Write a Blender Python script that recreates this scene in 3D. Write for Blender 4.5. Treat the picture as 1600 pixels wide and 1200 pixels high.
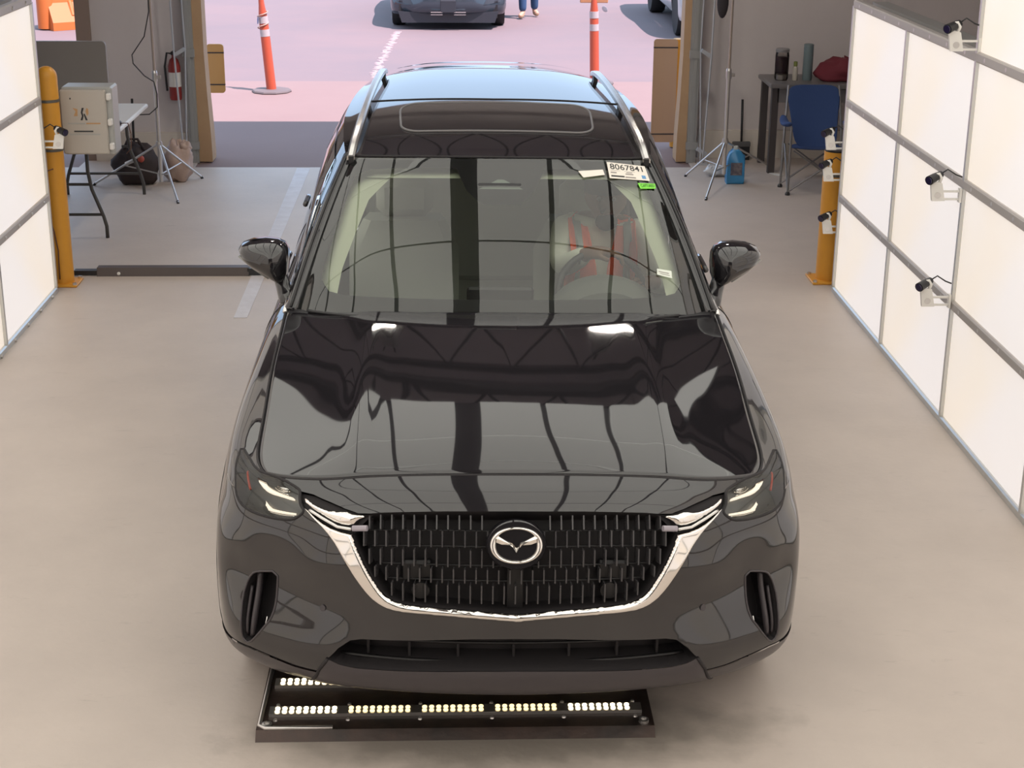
import bpy, bmesh, math, random
import numpy as np
from mathutils import Vector, Matrix, Euler
from mathutils.geometry import delaunay_2d_cdt
random.seed(7)
for o in list(bpy.data.objects): bpy.data.objects.remove(o)
scn = bpy.context.scene
COL = scn.collection
PI = math.pi

# ------------------------------------------------------------------ camera
cam_d = bpy.data.cameras.new('camera'); cam = bpy.data.objects.new('camera', cam_d); COL.objects.link(cam)
TILT, YAW, ROLLC = 0.33523760, 0.0376147946, 0.00765451727
_fw = Vector((math.sin(YAW)*math.cos(TILT), math.cos(YAW)*math.cos(TILT), -math.sin(TILT)))
_r = Vector((math.cos(YAW), -math.sin(YAW), 0)); _u = _r.cross(_fw)
_R = _r*math.cos(ROLLC) + _u*math.sin(ROLLC); _U = _u*math.cos(ROLLC) - _r*math.sin(ROLLC)
_m = Matrix((_R, _U, -_fw)).transposed().to_4x4(); _m.translation = (-0.18645262, -4.47440718, 2.92321167)
cam.matrix_world = _m
cam_d.sensor_width = 36; cam_d.lens = 2484.24316/1600*36; cam_d.clip_end = 300; cam_d.clip_start = .05
scn.camera = cam
# ------------------------------------------------------------------ sky, sun, exposure
w = bpy.data.worlds.new('sky'); scn.world = w; w.use_nodes = True
bg = w.node_tree.nodes['Background']; bg.inputs[0].default_value = (.56, .74, 1.0, 1); bg.inputs[1].default_value = 1.9
sun_d = bpy.data.lights.new('sun', 'SUN'); sun_d.energy = 10; sun_d.angle = .009; sun_d.color = (1, .80, .84)
sun = bpy.data.objects.new('sun', sun_d); COL.objects.link(sun)
sun.rotation_euler = Vector((-.42, .33, -1)).to_track_quat('-Z', 'Y').to_euler()
vs = scn.view_settings; vs.view_transform = 'Standard'; vs.look = 'None'; vs.gamma = 1; vs.use_curve_mapping = False; vs.exposure = 0.0

# ------------------------------------------------------------------ materials
MATS = {}
def mat(name, col, rough=.5, metal=0., ior=1.5, noise=None, bump=None, emit=None, coat=0., alpha=None, spec=None):
    """procedural material; noise=(scale, strength, second colour), bump=(scale, strength)"""
    if name in MATS: return MATS[name]
    m = bpy.data.materials.new(name); m.use_nodes = True; nt = m.node_tree; b = nt.nodes['Principled BSDF']
    b.inputs['Base Color'].default_value = (*col, 1); b.inputs['Roughness'].default_value = rough
    b.inputs['Metallic'].default_value = metal; b.inputs['IOR'].default_value = ior
    if coat: b.inputs['Coat Weight'].default_value = coat; b.inputs['Coat Roughness'].default_value = .02
    if spec is not None: b.inputs['Specular IOR Level'].default_value = spec
    tc = nt.nodes.new('ShaderNodeTexCoord')
    if noise:
        sc, st, c2 = noise
        n = nt.nodes.new('ShaderNodeTexNoise'); n.inputs['Scale'].default_value = sc; n.inputs['Detail'].default_value = 8; n.inputs['Roughness'].default_value = .65
        r = nt.nodes.new('ShaderNodeValToRGB'); r.color_ramp.elements[0].position = .35; r.color_ramp.elements[1].position = .7
        r.color_ramp.elements[0].color = (0, 0, 0, 1); r.color_ramp.elements[1].color = (st, st, st, 1)
        mx = nt.nodes.new('ShaderNodeMixRGB'); mx.inputs[1].default_value = (*col, 1); mx.inputs[2].default_value = (*c2, 1)
        nt.links.new(tc.outputs['Object'], n.inputs['Vector']); nt.links.new(n.outputs[0], r.inputs[0]); nt.links.new(r.outputs[0], mx.inputs[0])
        nt.links.new(mx.outputs[0], b.inputs['Base Color'])
    if bump:
        n = nt.nodes.new('ShaderNodeTexNoise'); n.inputs['Scale'].default_value = bump[0]; n.inputs['Detail'].default_value = 6
        bp = nt.nodes.new('ShaderNodeBump'); bp.inputs['Strength'].default_value = bump[1]; bp.inputs['Distance'].default_value = .01
        nt.links.new(tc.outputs['Object'], n.inputs['Vector']); nt.links.new(n.outputs[0], bp.inputs['Height']); nt.links.new(bp.outputs[0], b.inputs['Normal'])
    if emit:
        b.inputs['Emission Color'].default_value = (*emit[0], 1); b.inputs['Emission Strength'].default_value = emit[1]
    MATS[name] = m; return m
def glass(name, tint, ior=1.5, rough=0.0):
    if name in MATS: return MATS[name]
    m = bpy.data.materials.new(name); m.use_nodes = True; nt = m.node_tree
    for n in list(nt.nodes): nt.nodes.remove(n)
    o = nt.nodes.new('ShaderNodeOutputMaterial'); mx = nt.nodes.new('ShaderNodeMixShader'); t = nt.nodes.new('ShaderNodeBsdfTransparent'); g = nt.nodes.new('ShaderNodeBsdfGlossy'); f = nt.nodes.new('ShaderNodeFresnel')
    t.inputs[0].default_value = (*tint, 1); g.inputs['Roughness'].default_value = rough; f.inputs[0].default_value = ior
    nt.links.new(f.outputs[0], mx.inputs[0]); nt.links.new(t.outputs[0], mx.inputs[1]); nt.links.new(g.outputs[0], mx.inputs[2]); nt.links.new(mx.outputs[0], o.inputs[0])
    MATS[name] = m; return m
PAINT = mat('gloss_black_paint', (.012, .011, .013), .03, ior=1.76)
TRIM = mat('satin_black_trim', (.05, .043, .047), .28)
PLAST = mat('dark_plastic', (.012, .011, .012), .45)
VOID = mat('deep_black', (.014, .0115, .013), .7)
CHROME = mat('chrome', (.86, .83, .79), .06, 1)
SATIN = mat('satin_silver', (.72, .71, .69), .25, 1)
RUBBER = mat('tyre_rubber', (.016, .016, .016), .75, bump=(40, .2))
RIM = mat('dark_alloy', (.08, .08, .085), .3, .9)
WGLASS = glass('windscreen_glass', (.95, 1.0, .94), 1.86)
CGLASS = glass('clear_side_glass', (.78, .82, .79), 1.5)
SGLASS = glass('privacy_glass', (.12, .13, .13), 1.6)
LENS = glass('lamp_lens', (.86, .88, .88), 1.5)
CREAM = mat('cream_headliner', (.72, .74, .58), .8, emit=None)
DASH = mat('grey_dashboard', (.20, .205, .19), .6)
SEAT = mat('pale_seat_leather', (.32, .33, .29), .5)
ALU = mat('aluminium_frame', (.60, .60, .58), .35, .75)
RAIL = mat('painted_rail', (.46, .42, .40), .5, .1)
WHITE = mat('white_plastic', (.78, .76, .72), .4)
BLK = mat('black_plastic', (.02, .02, .022), .4)
STEEL = mat('brushed_steel', (.62, .60, .58), .3, .9)
YEL = mat('safety_yellow_paint', (.74, .34, .035), .45, noise=(5, .5, (.60, .26, .03)))
TAN = mat('tan_paint', (.50, .33, .19), .6, noise=(6, .5, (.42, .26, .15)))
ORANGE = mat('traffic_orange', (.44, .075, .035), .45)
RETRO = mat('white_reflective_band', (.42, .38, .38), .4)

# ------------------------------------------------------------------ mesh helpers
def link(name, me, m, parent=None):
    o = bpy.data.objects.new(name, me); COL.objects.link(o)
    if m is not None and not me.materials: me.materials.append(m)
    if parent is not None: o.parent = parent
    return o
def mk(name, v, f, m, parent=None, smooth=False, auto=None):
    me = bpy.data.meshes.new(name); me.from_pydata([tuple(map(float, p)) for p in v], [], [tuple(map(int, q)) for q in f]); me.update()
    if smooth: me.polygons.foreach_set('use_smooth', [True]*len(me.polygons))
    if auto is not None:
        bm = bmesh.new(); bm.from_mesh(me)
        for e in bm.edges:
            if len(e.link_faces) == 2 and e.calc_face_angle(0) > math.radians(auto): e.smooth = False
        bm.to_mesh(me); bm.free()
    return link(name, me, m, parent)
def tag(o, label, cat, group=None, kind=None):
    o['label'] = label; o['category'] = cat
    if group: o['group'] = group
    if kind: o['kind'] = kind
    return o
def thing(name, label, cat, loc=(0, 0, 0), rz=0., group=None):
    o = bpy.data.objects.new(name, None); COL.objects.link(o); o.location = loc; o.rotation_euler = (0, 0, rz); o.empty_display_size = .1
    return tag(o, label, cat, group)
def struct(o): o['kind'] = 'structure'; return o
def copy_tree(o, parent=None):
    c = o.copy(); COL.objects.link(c); c.parent = parent
    for ch in list(o.children): copy_tree(ch, c)
    return c
class MB:
    def __init__(s): s.v = []; s.f = []
    def add(s, v, f):
        k = len(s.v); s.v += [tuple(p) for p in v]; s.f += [tuple(i+k for i in q) for q in f]; return s
    def box(s, c, d, rot=None, bev=0.):
        hx, hy, hz = d[0]/2, d[1]/2, d[2]/2
        if bev:
            b = min(bev, hx*.9, hy*.9, hz*.9); P = []
            # chamfered box: 24 verts
            vs_, fs = [], []
            for sx in (-1, 1):
                for sy in (-1, 1):
                    for sz in (-1, 1):
                        vs_ += [(sx*hx, sy*(hy-b), sz*(hz-b)), (sx*(hx-b), sy*hy, sz*(hz-b)), (sx*(hx-b), sy*(hy-b), sz*hz)]
            bm = bmesh.new(); [bm.verts.new(p) for p in vs_]; bmesh.ops.convex_hull(bm, input=bm.verts); bm.verts.index_update()
            pv = [v.co.copy() for v in bm.verts]; fs = [tuple(v.index for v in f.verts) for f in bm.faces]; bm.free()
        else:
            pv = [Vector((x*hx, y*hy, z*hz)) for x in (-1, 1) for y in (-1, 1) for z in (-1, 1)]
            fs = [(0, 1, 3, 2), (4, 6, 7, 5), (0, 4, 5, 1), (2, 3, 7, 6), (0, 2, 6, 4), (1, 5, 7, 3)]
        M = Euler(rot).to_matrix() if rot else Matrix.Identity(3)
        return s.add([M @ p + Vector(c) for p in pv], fs)
    def tube(s, path, r, n=8, cap=True, close=False):
        path = [Vector(p) for p in path]; m = len(path); rs = r if isinstance(r, (list, tuple)) else [r]*m
        up = None; v = []
        for i in range(m):
            a = path[(i-1) % m] if (i > 0 or close) else path[0]; b = path[(i+1) % m] if (i < m-1 or close) else path[-1]
            t = (b-a).normalized()
            if up is None:
                up = Vector((0, 0, 1)) if abs(t.z) < .9 else Vector((1, 0, 0))
            x = up.cross(t)
            if x.length < 1e-6: x = Vector((1, 0, 0)).cross(t)
            x.normalize(); y = t.cross(x); up = y
            for k in range(n):
                an = 2*PI*k/n; v.append(path[i] + (x*math.cos(an)+y*math.sin(an))*rs[i])
        f = []
        for i in range(m if close else m-1):
            j = (i+1) % m
            for k in range(n): f.append((i*n+k, i*n+(k+1) % n, j*n+(k+1) % n, j*n+k))
        if cap and not close: f.append(tuple(range(n))[::-1]); f.append(tuple((m-1)*n+k for k in range(n)))
        return s.add(v, f)
    def cyl(s, p0, p1, r0, r1=None, n=16): return s.tube([p0, p1], [r0, r0 if r1 is None else r1], n)
    def lathe(s, prof, c=(0, 0, 0), n=24, axis='z'):
        """prof: (radius, height)"""
        v = []; f = []; m = len(prof)
        for r, h in prof:
            for k in range(n):
                a = 2*PI*k/n; p = (r*math.cos(a), r*math.sin(a), h)
                if axis == 'x': p = (p[2], p[0], p[1])
                if axis == 'y': p = (p[0], p[2], p[1])
                v.append(Vector(p)+Vector(c))
        for i in range(m-1):
            for k in range(n):
                q = (i*n+k, i*n+(k+1) % n, (i+1)*n+(k+1) % n, (i+1)*n+k); f.append(q if axis != 'y' else q[::-1])
        if prof[0][0] > 1e-5: f.append(tuple(range(n))[::-1] if axis != 'y' else tuple(range(n)))
        if prof[-1][0] > 1e-5: f.append(tuple((m-1)*n+k for k in range(n)) if axis != 'y' else tuple((m-1)*n+k for k in range(n))[::-1])
        return s.add(v, f)
    def prism(s, poly, d, plane='xz', at=0.):
        """extrude a 2D polygon by d along the normal axis of plane, starting at at"""
        n = len(poly)
        def P(p, h): return {'xz': (p[0], h, p[1]), 'xy': (p[0], p[1], h), 'yz': (h, p[0], p[1])}[plane]
        v = [P(p, at) for p in poly]+[P(p, at+d) for p in poly]
        f = [tuple(range(n)), tuple(range(2*n-1, n-1, -1))]+[(i, i+n, (i+1) % n+n, (i+1) % n) for i in range(n)]
        return s.add(v, f)
    def rings(s, rr, cap=True):
        """loft list of equally long closed rings"""
        n = len(rr[0]); v = [p for r in rr for p in r]; f = []
        for i in range(len(rr)-1):
            for k in range(n): f.append((i*n+k, i*n+(k+1) % n, (i+1)*n+(k+1) % n, (i+1)*n+k))
        if cap: f.append(tuple(range(n))[::-1]); f.append(tuple((len(rr)-1)*n+k for k in range(n)))
        return s.add(v, f)
    def ball(s, c, r, n=14, m=9):
        rx, ry, rz = r if isinstance(r, (tuple, list)) else (r, r, r)
        return s.rings([[(c[0]+rx*math.cos(2*PI*k/n)*math.sin(PI*i/m), c[1]+ry*math.sin(2*PI*k/n)*math.sin(PI*i/m), c[2]-rz*math.cos(PI*i/m)) for k in range(n)] for i in [.08]+list(range(1, m))+[m-.08]])
    def build(s, name, m, parent=None, smooth=False, auto=None):
        o = mk(name, s.v, s.f, m, parent, smooth or auto is not None, auto)
        bm = bmesh.new(); bm.from_mesh(o.data); bmesh.ops.recalc_face_normals(bm, faces=bm.faces); bm.to_mesh(o.data); bm.free()
        return o
def rrect(x0, x1, y0, y1, r, n=5):
    o = []
    for cx, cy, a0 in ((x1-r, y1-r, 0), (x0+r, y1-r, 90), (x0+r, y0+r, 180), (x1-r, y0+r, 270)):
        for k in range(n+1):
            a = math.radians(a0+90*k/n); o.append((cx+r*math.cos(a), cy+r*math.sin(a)))
    return o
def text_geo(s, bold=False):
    cu = bpy.data.curves.new('lettering', 'FONT'); cu.body = s; cu.resolution_u = 3
    if bold: cu.offset = .012
    ob = bpy.data.objects.new('lettering', cu); COL.objects.link(ob); bpy.context.view_layer.update()
    me = bpy.data.meshes.new_from_object(ob.evaluated_get(bpy.context.evaluated_depsgraph_get()))
    v = np.array([tuple(p.co)[:2] for p in me.vertices]); f = [tuple(p.vertices) for p in me.polygons]
    bpy.data.objects.remove(ob); bpy.data.curves.remove(cu); bpy.data.meshes.remove(me)
    v = (v-v.min(0))/np.maximum(v.max(0)-v.min(0), 1e-6)
    return v, f
def quad_pt(q, x, y):
    """q: corners tl,tr,br,bl -> bilinear point, x to the right, y upward"""
    tl, tr, br, bl = [np.array(p, float) for p in q]
    return bl*(1-x)*(1-y)+br*x*(1-y)+tl*(1-x)*y+tr*x*y
def quad_text(name, s, q, x0, x1, y0, y1, m, parent, lift, bold=False):
    v, f = text_geo(s, bold)
    P = [quad_pt(q, x0+(x1-x0)*a, y0+(y1-y0)*b)+np.array(lift) for a, b in v]
    return mk(name, P, f, m, parent)
# ------------------------------------------------------------------ the setting
def concrete(name, c1, c2, c3, rough, scale):
    m = mat(name, c1, rough, noise=(scale, .75, c2), bump=(30, .12)); nt = m.node_tree; b = nt.nodes['Principled BSDF']
    src = b.inputs['Base Color'].links[0].from_socket
    n = nt.nodes.new('ShaderNodeTexNoise'); n.inputs['Scale'].default_value = scale*9; n.inputs['Detail'].default_value = 10; n.inputs['Roughness'].default_value = .75
    r = nt.nodes.new('ShaderNodeValToRGB'); r.color_ramp.elements[0].position = .60; r.color_ramp.elements[1].position = .78
    mx = nt.nodes.new('ShaderNodeMixRGB'); mx.inputs[2].default_value = (*c3, 1)
    mp = nt.nodes.new('ShaderNodeMapping'); mp.inputs['Scale'].default_value = (.55, 1.6, 1); tc = nt.nodes.new('ShaderNodeTexCoord')
    ml = nt.nodes.new('ShaderNodeMath'); ml.operation = 'MULTIPLY'; ml.inputs[1].default_value = .55
    nt.links.new(tc.outputs['Object'], mp.inputs[0]); nt.links.new(mp.outputs[0], n.inputs['Vector']); nt.links.new(n.outputs[0], r.inputs[0]); nt.links.new(r.outputs[0], ml.inputs[0]); nt.links.new(ml.outputs[0], mx.inputs[0])
    nt.links.new(src, mx.inputs[1]); nt.links.new(mx.outputs[0], b.inputs['Base Color'])
    return m
FLOOR = concrete('stained_concrete', (.58, .505, .45), (.46, .40, .36), (.26, .225, .20), .5, .9)
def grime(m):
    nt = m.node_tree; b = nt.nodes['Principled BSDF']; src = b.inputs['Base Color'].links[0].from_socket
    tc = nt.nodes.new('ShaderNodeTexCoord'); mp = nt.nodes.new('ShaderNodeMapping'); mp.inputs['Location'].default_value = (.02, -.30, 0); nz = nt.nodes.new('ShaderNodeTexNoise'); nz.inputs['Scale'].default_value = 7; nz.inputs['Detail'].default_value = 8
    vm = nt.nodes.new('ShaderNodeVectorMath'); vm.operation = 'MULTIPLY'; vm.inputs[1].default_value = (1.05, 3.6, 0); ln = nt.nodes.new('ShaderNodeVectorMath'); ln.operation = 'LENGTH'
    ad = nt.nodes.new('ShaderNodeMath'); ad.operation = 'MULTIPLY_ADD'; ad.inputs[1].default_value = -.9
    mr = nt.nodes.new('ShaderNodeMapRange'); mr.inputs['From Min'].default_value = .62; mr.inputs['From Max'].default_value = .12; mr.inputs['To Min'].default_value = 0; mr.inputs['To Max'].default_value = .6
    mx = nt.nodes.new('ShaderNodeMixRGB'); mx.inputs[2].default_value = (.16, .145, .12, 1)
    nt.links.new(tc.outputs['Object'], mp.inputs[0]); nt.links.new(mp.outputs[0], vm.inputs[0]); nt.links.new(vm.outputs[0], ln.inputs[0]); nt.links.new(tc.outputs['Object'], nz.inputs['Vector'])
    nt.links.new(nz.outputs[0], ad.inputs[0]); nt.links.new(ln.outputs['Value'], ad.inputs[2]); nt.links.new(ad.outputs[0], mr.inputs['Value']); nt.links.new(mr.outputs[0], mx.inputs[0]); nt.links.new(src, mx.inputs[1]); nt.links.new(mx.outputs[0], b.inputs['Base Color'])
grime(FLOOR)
APRON = concrete('pink_concrete', (.225, .155, .145), (.205, .14, .132), (.24, .175, .16), .8, .8)
LOT = concrete('worn_asphalt', (.16, .13, .138), (.205, .145, .145), (.14, .12, .132), .85, .35)
WALLM = mat('grey_block_wall', (.66, .61, .60), .8, noise=(3, .4, (.60, .555, .545)))
BASEM = mat('block_base_course', (.68, .62, .55), .8)
CEILM = mat('dark_ceiling_deck', (.56, .50, .53), .8)
TRUSSM = mat('dark_truss_steel', (.10, .095, .10), .6)
def slab(name, x0, x1, y0, y1, z0, z1, m): return struct(MB().box(((x0+x1)/2, (y0+y1)/2, (z0+z1)/2), (x1-x0, y1-y0, z1-z0)).build(name, m))
slab('floor', -6, 6, -9, 9.95, -.12, 0, FLOOR)
slab('floor_corner_right', 2.0, 6, 9.95, 10.5, -.12, 0, FLOOR); slab('floor_corner_left', -3.6, -2.56, 9.95, 10.35, -.12, 0, FLOOR)
slab('floor_apron', -30, 30, 9.95, 15.3, -.14, -.012, APRON)
slab('floor_parking_lot', -60, 60, 15.3, 90, -.15, -.014, LOT)
slab('wall_back_pier', -3.57, -2.56, 10.3, 10.55, -.02, 4.9, WALLM)
slab('wall_back', 2.05, 6.1, 10.45, 10.7, -.02, 4.9, WALLM)
slab('wall_header', -3.57, 2.05, 10.3, 10.55, 3.05, 4.9, WALLM)
slab('wall_header_side', -6.1, -3.57, 10.3, 10.55, 3.05, 4.9, WALLM)
slab('wall_left', -6.2, -6.0, -9, 10.5, -.1, 4.9, WALLM)
slab('wall_right', 6.0, 6.2, -9, 10.5, -.1, 4.9, WALLM)
slab('wall_front', -6.2, 6.2, -9.2, -9, -.1, 4.9, mat('dark_unseen_wall', (.10, .09, .09), .7))  # unseen end wall, colour kept dark so the bumper mirrors less light
slab('ceiling', -6.2, 6.2, -9.2, 10.75, 4.9, 5.1, CEILM)
slab('baseboard_right', 2.12, 6.0, 10.40, 10.45, 0, .26, BASEM)
slab('baseboard_left', -3.5, -2.56, 10.25, 10.30, 0, .26, BASEM)
slab('trim_1', -3.60, -3.47, 10.26, 10.60, 0, 3.1, mat('brown_door_frame', (.30, .22, .18), .6))
# door jambs: tan wrap with flared foot and galvanised track
def jamb(name, x_in, x_out, s):
    prof = [(.03, 0.0), (.032, .05), (.028, .25), (.012, .6), (0, 1.0), (0, 3.05)]
    b = MB(); y0, y1 = 10.22, 10.44
    rr = []
    for d, z in prof:
        xi = x_in + s*d; rr.append([(xi, y0-d*.5, z), (xi, y1, z), (x_out, y1, z), (x_out, y0, z)])
    b.rings(rr); return struct(b.build(name, TAN, None))
jamb('trim_2', -2.455, -2.56, 1)
jamb('trim_3', 1.915, 2.0, -1)
for nm, xx in (('trim_4', -2.585), ('trim_5', 2.02)):
    b = MB(); b.box((xx, 10.22, 1.52), (.085, .10, 3.05)); b.box((xx, 10.165, 1.52), (.035, .02, 3.05))
    for z in (.16, 1.0, 1.9): b.box((xx, 10.16, z), (.11, .03, .07))
    struct(b.build(nm, mat('galvanised_track', (.36, .36, .35), .5, .4)))
# ceiling trusses (seen mirrored in the bonnet)
for i, yy in enumerate((5.6, 7.1, 8.7)):
    b = MB(); b.box((0, yy, 4.05), (12, .07, .07)); b.box((0, yy, 4.75), (12, .07, .07))
    for k in range(16):
        x = -6+.75*k; b.tube([(x, yy, 4.05), (x+.375, yy, 4.75), (x+.75, yy, 4.05)], .022, 6)
    struct(b.build('ceiling_truss', TRUSSM))
for x, y, lab in ((-.95, 7.6, 'round high-bay ceiling lamp above the left floor line'), (1.35, 7.6, 'round high-bay ceiling lamp above the blue camp chair side')):
    t = thing('ceiling_lamp', lab, 'ceiling lamp', (x, y, 4.35), group='ceiling lamps')
    MB().lathe([(.02, .45), (.06, .42), (.10, .25), (.21, .06), (.22, 0), (.19, .0), (.19, .03)]).build('lamp_shade', ALU, t, auto=40)
    MB().lathe([(.0, .015), (.185, .015), (.185, .03), (0, .03)]).build('bulb_lens', mat('lamp_glow', (1, .9, .7), emit=((1, .82, .55), 9)), t)
    MB().cyl((0, 0, .45), (0, 0, .56), .012).build('stem', TRUSSM, t)
    ld = bpy.data.lights.new('lamp_light', 'AREA'); ld.shape = 'DISK'; ld.size = .37; ld.energy = 32; ld.color = (1, .93, .86); lo = bpy.data.objects.new('lamp_light', ld); COL.objects.link(lo); lo.parent = t; lo.location = (0, 0, -.005)

# ------------------------------------------------------------------ light walls and canopy
PH, PW = .6283, 1.2512
PANEL = mat('lit_diffuser', (.50, .48, .46), .5, emit=((1.0, .905, .81), .66))
nt = PANEL.node_tree; tcn = nt.nodes.new('ShaderNodeTexCoord'); nn = nt.nodes.new('ShaderNodeTexNoise'); nn.inputs['Scale'].default_value = .9
rr_ = nt.nodes.new('ShaderNodeValToRGB'); rr_.color_ramp.elements[0].position = .38; rr_.color_ramp.elements[1].position = .62
rr_.color_ramp.elements[0].color = (1.0, .87, .74, 1); rr_.color_ramp.elements[1].color = (.97, .90, .88, 1)
nt.links.new(tcn.outputs['Object'], nn.inputs['Vector']); nt.links.new(nn.outputs[0], rr_.inputs[0]); nt.links.new(rr_.outputs[0], nt.nodes['Principled BSDF'].inputs['Emission Color'])
CPANEL = mat('lit_ceiling_diffuser', (.75, .75, .72), .5, emit=((1.0, .99, .92), 1.14))
def light_wall(name, label, X, side, y_far, cols, rows_of):
    """side: +1 panels face -x (right wall), -1 panels face +x"""
    root = thing(name, label, 'light wall', (X, y_far, 0))
    th = .05*side
    pb = MB().box((.02*side, 0, 0), (.03, PW-.028, PH-.05)); base = None
    for c in range(cols):
        for r in range(rows_of(c)):
            loc = (0, -PW*(c+.5), PH*(r+.5)+.012)
            if base is None:
                o = pb.build('light_panel', PANEL, root); base = o
            else:
                o = base.copy(); COL.objects.link(o); o.parent = root
            o.location = loc
    top = max(rows_of(c) for c in range(cols))
    for r in range(top+1):
        cs = [c for c in range(cols) if rows_of(c) >= r]
        y0 = -PW*cs[0]; y1 = -PW*(cs[-1]+1)
        rail = MB().box((.012*side, (y0+y1)/2, PH*r+.012), (.05, y0-y1, .052), bev=.008).build('rail', RAIL if r else ALU, root)
        b = MB(); k = 0
        while y0-.16-.31*k > y1: b.lathe([(.011, 0), (.011, .006), (.006, .009)], (-.0135*side if side > 0 else .0135, y0-.16-.31*k, PH*r+.012), 8, 'x'); k += 1
        b.build('bolt_row', STEEL, rail)['kind'] = 'stuff'
    for c in range(cols+1):
        h = max(rows_of(min(c, cols-1)), rows_of(max(c-1, 0)))
        MB().box((.010*side, -PW*c, PH*h/2), (.045, .026, PH*h)).build('mullion', ALU, root)
    MB().box((.075*side, -PW*cols/2, PH*1.5), (.05, PW*cols, PH*3-.06)).build('back_board', mat('wall_back_board', (.35, .34, .33), .7), root)
    b = MB().box((.16*side, -PW*.95, PH*3+.0), (.10, PW*1.9, .05)); b.build('back_beam', mat('grey_beam', (.25, .24, .23), .6), root)
    return root
light_wall('light_wall', 'tall wall of glowing cream panels with bracket cameras, beside the mirror on the driver side', 2.364, 1, 5.776, 11, lambda c: 3 if c < 2 else 5)
light_wall('light_wall', 'tall wall of glowing cream panels standing next to the yellow bollard with strap bands', -2.837, -1, 5.809, 11, lambda c: 3 if c < 1 else 5)
# overhead canopy of lit panels (mirrored in bonnet and windscreen)
cr_ = thing('light_canopy', 'overhead canopy of lit ceiling panels mirrored in the bonnet and windscreen', 'light canopy', (0, 0, 3.72))
cols = [(-.29-.63*k-.315, 0., 0.) for k in range(3)]+[(-.11+.63*k+.315, 0., 0.) for k in range(3)]+[(-2.49, -.28, 1), (2.09, -.28, -1)]
CL, CR = 4.75, 10
pbase = None
for cx_, dz, sl in cols:
    for r in range(CR):
        if pbase is None: o = pbase = MB().box((0, 0, 0), (.575, PW-.035, .04)).build('light_panel', CPANEL, cr_)
        else: o = pbase.copy(); COL.objects.link(o); o.parent = cr_
        o.location = (cx_, CL-PW*(r+.5), dz); o.rotation_euler = (0, -sl*math.radians(42) , 0); o.scale = (1.35 if sl else 1, 1, 1)
cyy = CL-PW*CR/2
MB().box((-.2, cyy, .09), (4.05, PW*CR+.1, .08)).build('canopy_tray', TRUSSM, cr_)
for cx_, sl in ((-2.53, 1), (2.13, -1)): MB().box((cx_, cyy, -.19), (.86, PW*CR+.1, .06), rot=(0, -sl*math.radians(42), 0)).build('canopy_tray', TRUSSM, cr_)
for yy in (4.6, .4, -4.0):
    for xx in (-2.0, 1.6): MB().cyl((xx, yy-.05, .12), (xx, yy-.05, 1.18), .012, n=8).build('hanger_rod', TRUSSM, cr_)

# ------------------------------------------------------------------ bracket cameras
def bracket_camera(label, loc, side, tilt=0.):
    """loc: mounting point on the frame; the arm runs toward -x*side"""
    t = thing('bracket_camera', label, 'camera', loc, group='bracket cameras')
    s = -side
    b = MB(); b.box((s*.055, 0, .018), (.11, .012, .010)); b.box((s*.055, 0, -.022), (.11, .012, .010)); b.box((s*.004, 0, -.002), (.012, .03, .07)); b.build('arm', WHITE, t)
    b = MB(); b.prism([(s*.08, -.03), (s*.145, -.03), (s*.16, .075), (s*.10, .06)], .02, 'xz', -.01); b.build('bracket_plate', WHITE, t)
    kn = MB().lathe([(.016, 0), (.016, .008), (.010, .012), (0, .012)], (s*.118, -.012, 0), 14, 'y'); kn.build('pivot_knob', STEEL, t, auto=40)
    b = MB(); b.tube([(s*.115, -.0, .055), (s*.105, 0, .085), (s*.118, 0, .105), (s*.138, 0, .10)], .009, 8); b.build('clamp_ring', WHITE, t, smooth=True)
    body = MB().tube([(s*.10, .03, .098), (s*.14, 0, .088), (s*.175, -.03, .078)], [.018, .022, .024], 14).build('camera_body', BLK, t, auto=40)
    MB().tube([(s*.176, -.031, .078), (s*.180, -.034, .077)], [.019, .018], 14).build('lens', mat('lens_glass', (.02, .015, .05), .05), body)
    MB().tube([(s*.10, .03, .10), (s*.07, .02, .125), (s*.03, .01, .10), (0, 0, .09)], .004, 6).build('cable', BLK, t, smooth=True)
    return t
bracket_camera('white bracket camera topmost on the driver-side light wall, above its rail', (2.364, 3.27, 1.955), 1)
bracket_camera('white bracket camera at middle height of the driver-side light wall', (2.345, 3.27, 1.215), 1)
bracket_camera('white bracket camera lowest of three along the light wall seam', (2.345, 3.27, .665), 1)
bracket_camera('white bracket camera over the top of the yellow bollard, before the blue camp chair', (2.40, 5.82, .985), 1)
bracket_camera('white bracket camera just below the top of the yellow bollard near camp chair', (2.40, 5.82, .775), 1)
bracket_camera('white bracket camera at half height of the yellow bollard near camp chair', (2.42, 5.82, .42), 1)
bracket_camera('white bracket camera in front of the yellow bollard with strap bands', (-2.862, 5.84, .985), -1)

# ------------------------------------------------------------------ bollards
def bollard(label, x, y, r, h, dome, bands):
    t = thing('bollard', label, 'bollard', (x, y, 0))
    p = [(r, 0), (r, h-(r if dome else 0))]
    if dome: p += [(r*math.cos(a), h-r+r*math.sin(a)) for a in [PI/2*k/6 for k in range(1, 7)]]
    MB().lathe(p, n=28).build('post', YEL, t, auto=50)
    if not dome: MB().lathe([(r*.97, h), (r*.97, h+.012), (0, h+.012)], n=24).build('cap', BLK, t)
    MB().box((0, 0, .008), (r*3.1, r*3.1, .016), bev=.004).build('base_plate', YEL, t)
    for sx in (-1, 1):
        for sy in (-1, 1): MB().lathe([(.014, .016), (.014, .03), (0, .032)], (sx*r*1.3, sy*r*1.3, 0), 6).build('anchor_bolt', STEEL, t)
    for z in bands: MB().lathe([(r+.001, z), (r+.004, z), (r+.004, z+.018), (r+.001, z+.018)], n=28).build('strap_band', mat('dull_band', (.16, .15, .13), .5, .5), t, auto=40)
    return t
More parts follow.
